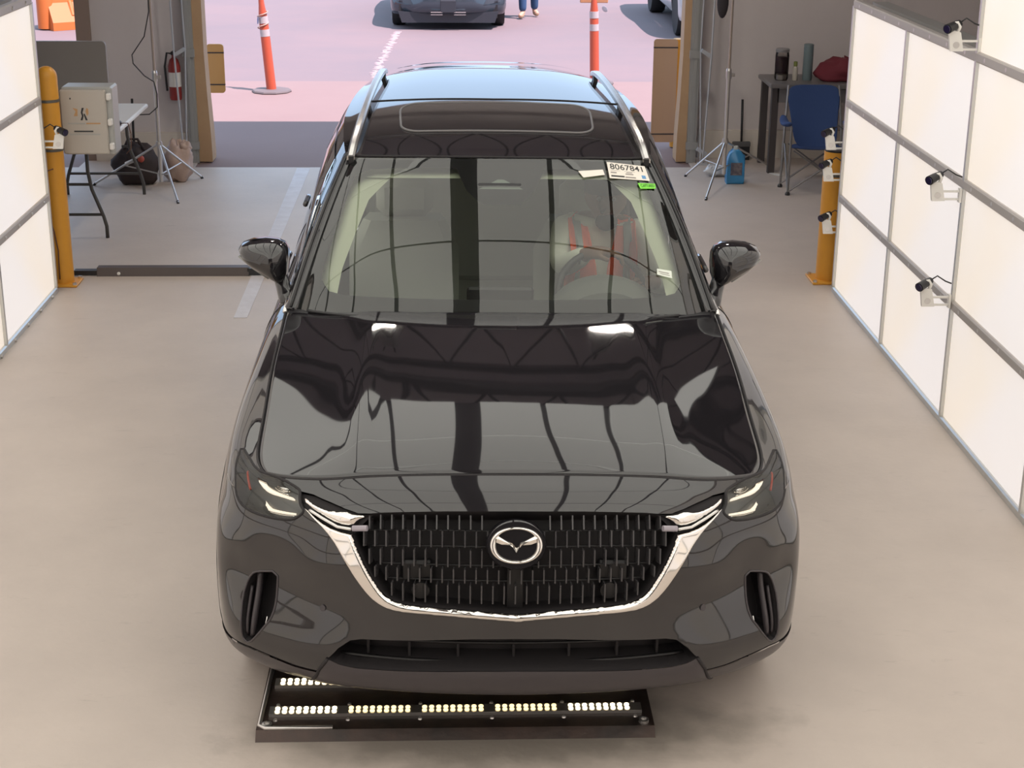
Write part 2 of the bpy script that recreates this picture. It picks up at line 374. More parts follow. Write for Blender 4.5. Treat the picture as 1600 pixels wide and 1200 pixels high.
bl = bollard('round-topped yellow bollard with strap bands and a cable, beside the white box', -2.83, 6.02, .068, 1.46, True, (1.23, .91))
MB().tube([(.01, -.071, .80), (-.045, -.065, .78), (-.066, -.02, .70), (-.06, -.04, .5), (-.02, -.072, .38), (-.004, -.072, .25), (-.01, -.072, .05)], .0045, 6).build('cable', mat('brown_cable', (.16, .07, .04), .5), bl, smooth=True)
bollard('flat-topped tan yellow bollard standing before the blue camp chair', 2.385, 6.06, .082, .90, False, (.735,))

# ------------------------------------------------------------------ low beam, floor line, floor light ramp
t = thing('floor_beam', 'low dark metal beam lying on the floor by the mirror', 'beam', (-2.2, 6.25, 0))
MB().prism([(-.05, 0), (.05, 0), (.035, .058), (-.035, .058)], 1.04, 'yz', -.45).build('beam', mat('dark_brown_metal', (.09, .07, .065), .5), t)
MB().box((-.53, 0, .02), (.16, .06, .03)).build('end_shoe', BLK, t); MB().box((.68, 0, .03), (.20, .085, .045)).build('junction_box', BLK, t)
MB().ball((-.30, -.05, .02), .012).build('status_light', WHITE, t)
tag(MB().prism([(-1.585, 5.2), (-1.50, 5.2), (-1.50, 9.9), (-1.62, 9.9)], .003, 'xy', 0).build('floor_line', mat('worn_white_paint', (.66, .64, .66), .55, noise=(9, .6, (.50, .46, .46)))), 'worn white painted line along the floor beside the car', 'floor line')
ramp = thing('light_ramp', 'dark steel floor plate with rows of glowing lamps under the bumper', 'floor light', (-.19, .46, 0))
RAMPM = mat('dirty_steel_plate', (.045, .036, .033), .35, .5, noise=(6, .8, (.09, .055, .045)), bump=(20, .2))
MB().prism([(-.225, 0), (-.195, .03), (.40, .03), (.43, 0)], 1.36, 'yz', -.68).build('plate', RAMPM, ramp)
MB().tube([(-.665, .39, .034), (-.67, -.175, .034), (-.65, -.19, .034), (-.42, -.19, .034)], .008, 8).build('edge_strip', STEEL, ramp, smooth=True)
LED = mat('warm_led', (1, .9, .7), emit=((1, .76, .36), 1.7)); LEDB = mat('warm_led_bright', (1, .9, .7), emit=((1, .82, .5), 4))
def led_bar(y, n, parent):
    b = MB().box((0, y, .036), (1.29, .052, .012)).build('lamp_bar', STEEL, parent)
    segs = 5; w = 1.27/segs; led = {}
    for k in range(segs):
        for j in range(9):
            x = -.635+w*k+.018+.0245*j
            br = k in (0, segs-1)
            for yy in (-.011, .011):
                if br not in led: led[br] = o = MB().lathe([(.0085, 0), (.0085, .003), (.004, .006), (0, .006)], n=8).build('lamp', LEDB if br else LED, b)
                else: o = led[br].copy(); COL.objects.link(o); o.parent = b
                o.location = (x, y+yy, .042)
    return b
led_bar(-.087, 9, ramp); led_bar(.108, 9, ramp)
scr = None
for y in (-.135, -.035):
    for k in range(6):
        if scr is None: scr = o = MB().lathe([(.008, 0), (.006, .005), (0, .006)], n=8).build('screw', STEEL, ramp)
        else: o = scr.copy(); COL.objects.link(o); o.parent = ramp
        o.location = (-.62+.248*k, y, .03)
for x in (-.645, .645):
    o = MB().lathe([(.018, 0), (.018, .01), (.010, .012), (.010, .004), (0, .004)], n=14).build('corner_eye', STEEL, ramp); o.location = (x, -.17, .03)

# ------------------------------------------------------------------ left corner: table, box, board, stand, bags
def folding_table(label, x, y, lx, ly, h, top_m, leg_m, curved):
    t = thing('folding_table', label, 'table', (x, y, 0))
    MB().box((0, 0, h-.02), (lx, ly, .04), bev=.012).build('table_top', top_m, t)
    for sy in (-1, 1):
        for sx in (-1, 1):
            x0 = sx*(lx/2-.09); yy = sy*(ly/2-.16)
            pth = [(x0*.75, yy, h-.04), (x0*.75, yy, h*.68), (x0*.82, yy, h*.5), (x0*1.08, yy, h*.22), (x0*1.14, yy, h*.12), (x0*1.14, yy, 0)] if curved else [(x0, yy, h-.04), (x0, yy, 0)]
            MB().tube(pth, .014, 8).build('leg', leg_m, t, smooth=True)
        MB().tube([(-(lx/2-.09)*.8, sy*(ly/2-.16), h*.55), ((lx/2-.09)*.8, sy*(ly/2-.16), h*.55)], .011, 8).build('crossbar', leg_m, t)
        MB().tube([(-(lx/2-.09)*1.05, sy*(ly/2-.16), h*.24), ((lx/2-.09)*1.05, sy*(ly/2-.16), h*.24)], .011, 8).build('crossbar', leg_m, t)
    return t
folding_table('white folding table with curved dark legs behind the yellow bollard', -3.12, 8.06, .74, 1.83, .74, WHITE, mat('dark_leg_paint', (.07, .065, .06), .4), True)
bx = thing('control_box', 'pale electrical box with printed logo and clasps strapped to the yellow bollard', 'electrical box', (-2.615, 6.19, .853))
BOXM = mat('box_grey', (.50, .46, .41), .5); BOXE = mat('box_edge_grey', (.42, .42, .40), .4)
MB().box((0, .07, .225), (.335, .20, .45), bev=.012).build('box_body', BOXE, bx)
MB().box((-.215, .06, .225), (.10, .02, .30)).build('mounting_plate', BOXE, bx)
lid = MB().box((-.02, -.045, .222), (.30, .035, .425), bev=.008).build('lid', BOXM, bx)
for z in (.06, .222, .39):
    MB().box((.148, -.045, z), (.028, .045, .045), bev=.006).build('clasp', WHITE, bx)
LOGO_K = mat('print_black', (.03, .03, .035), .6); LOGO_O = mat('print_orange', (.55, .33, .16), .6)
q = [(-.16, -.064, .42), (.12, -.064, .42), (.12, -.064, .03), (-.16, -.064, .03)]
def poly_on(q, name, pts, m, parent):
    P = [quad_pt(q, x, y) for x, y in pts]; return mk(name, P, [tuple(range(len(P)))], m, parent)
poly_on(q, 'logo_mark', [(.42, .53), (.47, .53), (.50, .60), (.48, .66), (.52, .74), (.47, .74), (.44, .66), (.46, .60)], LOGO_K, lid)
poly_on(q, 'logo_mark', [(.54, .53), (.59, .53), (.53, .64), (.50, .64)], LOGO_K, lid)
poly_on(q, 'logo_mark', [(.58, .60), (.62, .64), (.62, .72), (.58, .74), (.55, .68)], LOGO_O, lid)
poly_on(q, 'logo_mark', [(.27, .60), (.36, .60), (.37, .72), (.25, .74), (.32, .68)], LOGO_O, lid)
for (x0, x1, y, m) in ((.12, .52, .475, BOXE), (.55, .88, .475, LOGO_O), (.25, .70, .34, LOGO_K), (.14, .86, .29, BOXE)):
    poly_on(q, 'print_line', [(x0, y-.012), (x1, y-.012), (x1, y+.012), (x0, y+.012)], m, lid)
poly_on(q, 'lock_hole', [(.20, .88), (.23, .88), (.23, .91), (.20, .91)], LOGO_K, lid)
t = thing('display_board', 'grey rounded panel standing upright behind the white box', 'panel', (-3.13, 8.05, .74))
MB().prism(rrect(-.36, .26, .01, .625, .035), .035, 'xz', 0).build('panel', mat('panel_grey', (.27, .25, .235), .45), t)
MB().box((-.05, .03, .012), (.4, .2, .02)).build('foot', BLK, t)
t = thing('power_adapter', 'small black adapter with cable on the folding table edge', 'adapter', (-2.81, 7.9, .74))
MB().box((0, 0, .02), (.10, .05, .035), bev=.008).build('adapter_body', BLK, t)
MB().tube([(.05, 0, .02), (.11, -.05, .03), (.135, -.08, -.05), (.13, -.09, -.16), (.09, -.09, -.2)], .004, 6).build('cable', mat('brown_cable', (.16, .07, .04)), t, smooth=True)
def light_stand(label, x, y, feet, apex, hub_low, top, cable):
    t = thing('light_stand', label, 'stand', (x, y, 0))
    MB().cyl((0, 0, hub_low-.06), (0, 0, 1.0), .017).build('lower_tube', STEEL, t, auto=40); MB().cyl((0, 0, 1.0), (0, 0, top), .012).build('upper_tube', mat('pole_bronze', (.45, .38, .33), .35, .7), t, auto=40)
    MB().lathe([(.022, .93), (.024, .95), (.024, 1.0), (.02, 1.02)], n=12).build('collar', STEEL, t); MB().box((.035, 0, .965), (.035, .012, .03), bev=.004).build('knob', STEEL, t)
    MB().lathe([(.026, apex-.02), (.028, apex), (.026, apex+.02)], n=12).build('leg_hub', STEEL, t); MB().lathe([(.022, hub_low-.015), (.022, hub_low+.015)], n=12).build('brace_hub', STEEL, t)
    for fx, fy in feet:
        fx -= x; fy -= y
        l = MB().cyl((0, 0, apex), (fx, fy, .008), .0095, n=8).build('leg', STEEL, t, auto=40)
        MB().cyl((fx*.97, fy*.97, .02), (fx, fy, .0), .012, n=8).build('rubber_foot', BLK, l)
        MB().cyl((0, 0, hub_low), (fx*.52, fy*.52, apex*.485), .006, n=6).build('brace', STEEL, t)
    if cable:
        MB().tube(cable, .005, 6).build('cable', BLK, t, smooth=True)
    return t
light_stand('chrome tripod light stand with hanging cable near the bags', -2.67, 8.92, [(-2.46, 8.46), (-3.30, 9.17), (-2.41, 9.46)], .41, .15, 2.6,
            [(.0, -.02, 1.9), (-.01, -.02, 1.5), (-.06, -.02, 1.3), (-.17, -.02, 1.15), (-.165, -.02, 1.08), (-.08, -.02, .98), (-.005, -.02, .93), (.015, -.02, .83), (.01, -.02, .72), (-.06, -.02, .66), (-.18, -.02, .655), (-.3, -.1, .68)])
light_stand('chrome tripod light stand with bronze pole beside the blue jug', 2.155, 9.12, [(1.92, 8.57), (1.88, 9.54), (2.73, 9.94)], .40, .17, 2.6, None)
tag(MB().ball((2.10, 9.28, 1.56), (.05, .035, .14)).build('sandbag', mat('black_fabric', (.03, .025, .03), .8), smooth=True), 'black bag hanging behind the tripod pole near the wall', 'bag')
def lumpy(name, c, r, m, label, cat, seed, amp=.18, parent=None, zmin=.004):
    rnd = random.Random(seed); n, k = 22, 14; rr = []
    ph = [rnd.uniform(0, 6) for _ in range(8)]
    for i in [.1]+list(range(1, k))+[k-.1]:
        ring = []
        for j in range(n):
            a = 2*PI*j/n; b_ = PI*i/k
            q = 1+amp*(math.sin(3*a+ph[0]+2*b_)*.5+math.sin(5*a+ph[1]-3*b_)*.35+math.sin(7*b_+ph[2]+2*a)*.4+math.sin(9*a+ph[3])*.2*math.cos(b_))
            z = c[2]-r[2]*math.cos(b_)*q
            ring.append((c[0]+r[0]*math.cos(a)*math.sin(b_)*q, c[1]+r[1]*math.sin(a)*math.sin(b_)*q, max(z, zmin)))
        rr.append(ring)
    o = MB().rings(rr).build(name, m, parent, smooth=True)
    return tag(o, label, cat) if label else o
t = thing('duffel_bag', 'open dark duffel bag of gear under the tripod stand', 'bag', (-2.93, 9.25, 0))
BAGM = mat('dark_bag_cloth', (.035, .028, .028), .85, noise=(9, .6, (.07, .04, .035)))
lumpy('bag_body', (0, 0, .16), (.20, .15, .19), BAGM, None, None, 3, .14, t)
MB().tube([(-.10, -.05, .30), (-.05, -.07, .40), (.03, -.07, .40), (.08, -.05, .30)], .012, 6).build('handle', BAGM, t, smooth=True)
MB().ball((.06, -.13, .24), (.03, .03, .03)).build('red_item', mat('dull_red', (.45, .08, .05), .5), t, smooth=True)
MB().cyl((-.07, -.14, .20), (.01, -.15, .235), .016).build('bottle', WHITE, t)
t = thing('plastic_bag', 'crumpled beige plastic bag on the floor beside the duffel bag', 'bag', (-2.60, 9.36, 0))
PBM = mat('beige_plastic_bag', (.50, .37, .31), .4, noise=(12, .6, (.40, .28, .23)), bump=(18, .5))
lumpy('bag_body', (0, 0, .15), (.13, .10, .19), PBM, None, None, 11, .22, t)
lumpy('knot', (.07, 0, .30), (.05, .04, .05), PBM, None, None, 5, .3, t)
def broom(label, x, y, z_top, w):
    t = thing('floor_squeegee', label, 'squeegee', (x, y, 0))
    MB().tube([(0, .06, z_top), (0, -.0, .16)], .011, 8).build('handle', BLK, t, smooth=True)
    MB().box((0, 0, .15), (w, .04, .05), bev=.008).build('head', mat('squeegee_grey', (.10, .10, .10), .6), t); MB().box((0, 0, .065), (w*.96, .012, .13)).build('blade', BLK, t)
    return t
broom('dark push squeegee leaning by the wall behind the white table', -3.13, 10.16, .58, .17)
broom('dark push squeegee leaning by the wall behind the blue jug', 2.51, 10.30, .56, .17)
t = thing('fire_extinguisher', 'red fire extinguisher with white label on the door pier', 'fire extinguisher', (-2.72, 10.17, .58))
MB().lathe([(.05, 0), (.055, .02), (.055, .30), (.04, .36), (.018, .38), (.018, .41)], n=18).build('cylinder', mat('extinguisher_red', (.30, .035, .03), .4), t, auto=45)
MB().lathe([(.056, .12), (.0565, .13), (.0565, .24), (.056, .25)], n=18).build('label_band', WHITE, t); MB().box((0, -.02, .425), (.03, .10, .03), bev=.006).build('valve_handle', BLK, t)
MB().tube([(0, .0, .41), (-.06, 0, .42), (-.085, 0, .3), (-.075, 0, .08)], .010, 8).build('hose', BLK, t, smooth=True)
def track_brace(label, x, y, s):
    t = thing('track_brace', label, 'door brace', (x, y, 0), group='door track braces')
    LB = mat('pale_angle_iron', (.50, .52, .56), .4, .4)
    MB().tube([(0, 0, .02), (-.035*s, -.02, 1.0), (-.06*s, -.02, 2.9)], .009, 6).build('angle_bar', LB, t); MB().tube([(.02*s, 0, .02), (.055*s, .05, 1.06), (.02*s, .05, 2.9)], .008, 6).build('angle_bar', LB, t)
    for z in (.12, 1.02, 2.1): MB().box((.01*s, .02, z), (.10, .05, .035), rot=(0, -.55*s, 0)).build('clip', LB, t)
    MB().box((0, 0, .01), (.09, .09, .02)).build('foot_plate', LB, t)
track_brace('pale angle-iron track brace beside the fire extinguisher', -2.66, 10.08, 1)
track_brace('pale angle-iron track brace beside the tripod and blue jug', 2.115, 10.08, -1)

# ------------------------------------------------------------------ right corner: jug, table, bottles, chair
t = thing('fluid_jug', 'blue gallon jug of washer fluid with dark label on the floor', 'jug', (2.275, 9.26, 0))
BLUE = mat('translucent_blue', (.05, .27, .55), .25)
prof = [(-.075, 0), (.075, 0), (.08, .02), (.08, .20), (.065, .26), (.03, .30), (-.025, .30), (-.055, .27), (-.08, .20), (-.08, .02)]
rr = []
for d, k in ((-.05, .93), (-.04, 1), (.04, 1), (.05, .93)): rr.append([(x*k, d, .15+(z-.15)*k) for x, z in prof])
MB().rings(rr).build('jug_body', BLUE, t, auto=50)
MB().lathe([(.022, .29), (.022, .325), (.018, .33)], n=14).build('cap', mat('pale_cap', (.55, .58, .55), .5), t)
MB().box((.005, -.0515, .135), (.10, .003, .11)).build('label_patch', mat('jug_label', (.05, .055, .09), .5, noise=(25, .9, (.30, .25, .25))), t)
MB().tube([(.03, 0, .275), (.075, 0, .24), (.078, 0, .17)], .011, 8).build('handle', BLUE, t, smooth=True)
t = thing('side_table', 'dark grey worktable behind the blue camp chair holding bottles', 'table', (3.15, 9.95, 0))
TBM = mat('grey_laminate', (.16, .15, .15), .35)
MB().box((.15, 0, .79), (1.35, .62, .04), bev=.008).build('table_top', TBM, t)
for sx, sy in ((-.47, -.24), (-.47, .24), (.77, -.24), (.77, .24)): MB().box((sx, sy, .385), (.06, .06, .77)).build('leg', mat('dark_table_leg', (.06, .05, .05), .5), t)
MB().box((.15, -.26, .70), (1.2, .02, .12)).build('apron', TBM, t)
t = thing('glass_jar', 'glass jar with dark red contents on the worktable', 'jar', (2.765, 9.9, .81))
MB().lathe([(.055, 0), (.062, .02), (.062, .22), (.058, .25)], n=18).build('jar_glass', glass('jar_clear', (.7, .68, .66), 1.45), t, auto=50)
MB().lathe([(.05, .06), (.056, .07), (.056, .20), (.05, .205)], n=18).build('contents', mat('dark_berry', (.06, .02, .03), .5), t, auto=50); MB().lathe([(.05, .005), (.05, .05), (0, .052)], n=16).build('base_fill', STEEL, t)
MB().lathe([(.06, .25), (.062, .255), (.062, .275), (.055, .28)], n=18).build('lid', mat('grey_lid', (.25, .24, .24), .4), t, auto=40)
t = thing('small_bottle', 'slim white bottle with green cap between jar and canister', 'bottle', (2.885, 9.88, .81))
MB().lathe([(.022, 0), (.024, .01), (.024, .11), (.015, .125)], n=14).build('bottle_body', mat('cream_bottle', (.50, .46, .40), .4), t, auto=45); MB().lathe([(.016, .125), (.018, .13), (.018, .165), (.01, .168)], n=12).build('cap', mat('olive_cap', (.22, .25, .07), .5), t)
t = thing('canister', 'tall blue-grey cylindrical canister on the worktable', 'canister', (3.0, 9.9, .81))
MB().lathe([(.042, 0), (.044, .01), (.044, .29), (.042, .30)], n=20).build('canister_body', mat('dusty_blue', (.15, .20, .215), .5), t, auto=45); MB().lathe([(.043, .30), (.044, .302), (.044, .318), (.03, .322)], n=20).build('lid', mat('dusty_blue_lid', (.17, .22, .23), .5), t)
RAGM = mat('dark_red_cloth', (.16, .022, .035), .85, bump=(12, .4))
o = lumpy('cloth_heap', (3.32, 9.9, .87), (.23, .17, .13), RAGM, 'crumpled dark red cloth heaped on the worktable', 'cloth', 21, .2, None, .813)
o.data.update()
ch = thing('camp_chair', 'blue folding camp chair with crossed metal legs by the worktable', 'chair', (2.92, 9.05, 0), 0)
CBL = mat('navy_canvas', (.03, .065, .19), .85, bump=(60, .15)); CST = mat('chair_steel', (.22, .21, .21), .4, .6)
def canvas(name, rows, m, parent, th=.008):
    R = [np.array(r, float) for r in rows]; n = len(R[0]); v = [tuple(p) for r in R for p in r]; f = []
    for i in range(len(R)-1):
        for j in range(n-1): f.append((i*n+j, i*n+j+1, (i+1)*n+j+1, (i+1)*n+j))
    o = mk(name, v, f, m, parent, True); s = o.modifiers.new('thick', 'SOLIDIFY'); s.thickness = th; sb = o.modifiers.new('sub', 'SUBSURF'); sb.levels = 1; sb.render_levels = 2; return o
canvas('backrest', [[(-.20, -.06, .36), (0, -.02, .33), (.20, -.06, .36)], [(-.20, .06, .55), (0, .11, .54), (.20, .06, .55)], [(-.24, .15, .74), (0, .19, .73), (.24, .15, .74)], [(-.235, .19, .88), (0, .21, .865), (.235, .19, .88)]], CBL, ch)
canvas('seat', [[(-.27, -.30, .42), (0, -.28, .39), (.27, -.30, .42)], [(-.25, -.1, .37), (0, -.08, .34), (.22, -.1, .37)], [(-.20, .04, .40), (0, .05, .37), (.20, .04, .40)]], CBL, ch)
for s in (-1, 1):
    canvas('armrest', [[(s*.24, -.30, .585), (s*.335, -.30, .59)], [(s*.255, -.10, .54), (s*.345, -.10, .545)], [(s*.23, .14, .59), (s*.30, .14, .595)]], CBL, ch, .05)
    MB().tube([(s*.27, -.28, .58), (s*.27, -.28, 0)], .010, 8).build('leg', CST, ch); MB().tube([(s*.22, .19, .86), (s*.25, .10, .45), (s*.27, .05, .02)], .010, 8).build('leg', CST, ch)
    MB().tube([(s*.27, -.28, .03), (-s*.24, -.28, .38)], .008, 6).build('cross_strut', CST, ch); MB().tube([(s*.27, -.28, .03), (s*.25, .05, .38)], .008, 6).build('cross_strut', CST, ch); MB().tube([(s*.27, .05, .03), (-s*.22, .05, .38)], .008, 6).build('cross_strut', CST, ch)
    for yy in (-.28, .05): MB().lathe([(.022, 0), (.022, .015), (.012, .03)], (s*.27, yy, 0), 10).build('foot_cap', BLK, ch)
t = thing('step_stool', 'white scrap of paper lying beside the worktable leg', 'paper', (2.72, 9.62, 0)); t.name = 'paper_scrap'
MB().box((0, 0, .004), (.06, .14, .004), rot=(0, 0, .5)).build('sheet', WHITE, t)
t = thing('cable_coil', 'clear crumpled plastic wrap lying behind the tripod legs', 'plastic wrap', (2.16, 9.55, 0)); t.name = 'plastic_wrap'
lumpy('wrap', (0, 0, .05), (.10, .06, .05), mat('clear_wrap', (.55, .56, .58), .2), None, None, 31, .3, t)
# clothes hanging on the far wall above the light wall
t = thing('hanging_jacket', 'dark jacket hanging with blue and green sleeves behind the light wall', 'jacket', (5.06, 10.36, 1.0))
canvas('jacket_body', [[(-.16, 0, 1.0), (0, -.06, 1.05), (.2, 0, 1.0)], [(-.17, -.02, .6), (0, -.1, .6), (.24, -.02, .6)], [(-.08, 0, .36), (.03, -.06, .36), (.24, 0, .36)]], mat('dark_jacket', (.05, .04, .05), .8), t, .03)
canvas('yellow_lining', [[(-.06, -.02, .36), (.06, -.04, .36)], [(-.08, -.02, .2), (.02, -.04, .2)], [(-.12, 0, .06), (0, -.02, .06)]], mat('ochre_cloth', (.32, .20, .06), .8), t, .02)
canvas('blue_sleeve', [[(.10, -.05, .42), (.22, -.05, .42)], [(.02, -.07, .26), (.14, -.07, .24)], [(-.06, -.05, .08), (.10, -.05, .08)]], mat('blue_cloth', (.04, .05, .22), .8), t, .03)
canvas('green_lining', [[(.12, -.03, .2), (.24, -.03, .2)], [(.05, -.03, .0), (.22, -.03, 0)], [(0, -.02, -.3), (.22, -.02, -.3)]], mat('green_cloth', (.16, .20, .04), .8), t, .02)

# ------------------------------------------------------------------ outside
def guard(label, x0, x1, y, z0, z1, m):
    t = thing('post_guard', label, 'guard plate', ((x0+x1)/2, y, 0))
    MB().prism(rrect(-(x1-x0)/2, (x1-x0)/2, z0, z1, .03), .025, 'xz', 0).build('plate', m, t)
    for z in (z0+.08, z1-.08): MB().box((0, .012, z), (x1-x0+.004, .03, .012)).build('strap', TRIM, t)
    return t
g = guard('yellow rounded guard plate outside the door near the leaning delineator', -2.53, -2.37, 10.88, .53, .99, mat('guard_yellow', (.60, .34, .12), .5)); MB().cyl((-.18, .09, 0), (-.18, .09, .95), .05, n=20).build('post', YEL, g, auto=40)
g = guard('tall tan guard plate outside the door beside the white pickup', 1.725, 1.955, 10.88, .06, 1.05, mat('guard_tan', (.50, .32, .20), .5)); MB().cyl((.155, .11, 0), (.155, .11, 1.04), .07, n=20).build('post', YEL, g, auto=40)
def delineator(label, x, y, lean, tied):
    t = thing('delineator_post', label, 'traffic post', (x, y, -.012), group='orange delineator posts')
    MB().lathe([(.23, 0), (.235, .012), (.225, .028), (.08, .035), (.0, .036)], n=10).build('rubber_base', mat('grey_rubber', (.13, .11, .11), .8), t, auto=30)
    def P(z): return (lean*z, 0, z)
    MB().tube([P(.03), P(.60), P(.86), P(1.0), P(1.08)], [.058, .055, .052, .035, .03], 16).build('post', ORANGE, t, auto=40)
    for z in (.68, .83): MB().tube([P(z-.035), P(z+.045)], .0565, 16).build('reflective_band', RETRO, t, auto=40)
    MB().tube([(lean*1.1-.03, 0, 1.09), (lean*1.1-.03, 0, 1.18), (lean*1.1+.03, 0, 1.18), (lean*1.1+.03, 0, 1.09)], .015, 8).build('top_loop', ORANGE, t, smooth=True)
    if tied:
        MB().tube([P(.93)]+[(lean*.9+.062*math.cos(a), -.062*math.sin(a), .93-.02*a) for a in np.linspace(0, 12, 30)], .007, 5).build('tied_tape', mat('pale_tape', (.42, .30, .24), .5), t, smooth=True)
        canvas('tape_tail', [[(lean*.9-.06, -.03, .88), (lean*.9-.04, -.06, .88)], [(lean*.8-.075, -.03, .78), (lean*.8-.05, -.06, .78)]], mat('blue_tape', (.14, .17, .3), .5), t, .004)
    else:
        canvas('tape_tail', [[(.05, -.03, .95), (.12, -.05, .95)], [(.07, -.03, .87), (.15, -.05, .86)]], mat('pale_blue_tape', (.33, .34, .38), .5), t, .004)
        MB().box((-.03, .0, 1.0), (.34, .03, .05), bev=.008).build('cross_arm', mat('peach_arm', (.42, .2, .1), .5), t)
delineator('leaning orange delineator post wrapped with pale tape near the asphalt edge', -2.335, 14.45, -.075, True)
delineator('upright orange delineator post with cross arm behind the car roof rail', 1.535, 15.1, -.03, False)
def barrier(label, x, y, rz):
    t = thing('water_barrier', label, 'barrier', (x, y, -.012), rz, group='orange water barriers')
    m = mat('barrier_orange', (.50, .14, .03), .5)
    prof = [(-.28, 0), (.28, 0), (.28, .12), (.12, .40), (.09, 1.05), (-.09, 1.05), (-.12, .40), (-.28, .12)]
    MB().prism([(p[0], p[1]) for p in prof], 1.7, 'yz', 0).build('barrier_body', m, t)
    MB().cyl((0, -.02, .02), (0, -.02, 1.1), .13, n=16).build('hinge_column', m, t, auto=40)
    for k in range(7): MB().box((.35+.19*k, -.145, .30), (.06, .10, .26), rot=(-.45, 0, 0), bev=.015).build('rib', m, t)
    MB().box((.9, -.13, .60), (1.3, .05, .05), bev=.012).build('ledge', ORANGE, t)
barrier('orange water-filled barrier with ribs and round column seen through side door', -6.42, 20.55, .62)
barrier('orange water-filled barrier further along the lot behind the first', -7.0, 18.6, 2.2)
for i in range(26):
    pass
b = MB()
rnd = random.Random(5)
for k in range(44):
    yy = 15.6+k*.11; b.prism([(-1.24+(yy-15.6)*.03+rnd.uniform(-.05, .05)+dx, yy+dy) for dx, dy in ((0, 0), (.07, 0), (.08, .06), (.01, .07))], .003, 'xy', -.014)
o = b.build('paint_flakes', mat('faded_lot_paint', (.42, .33, .33), .8)); tag(o, 'faded flaking white stall line on the parking lot', 'painted line', kind='stuff')
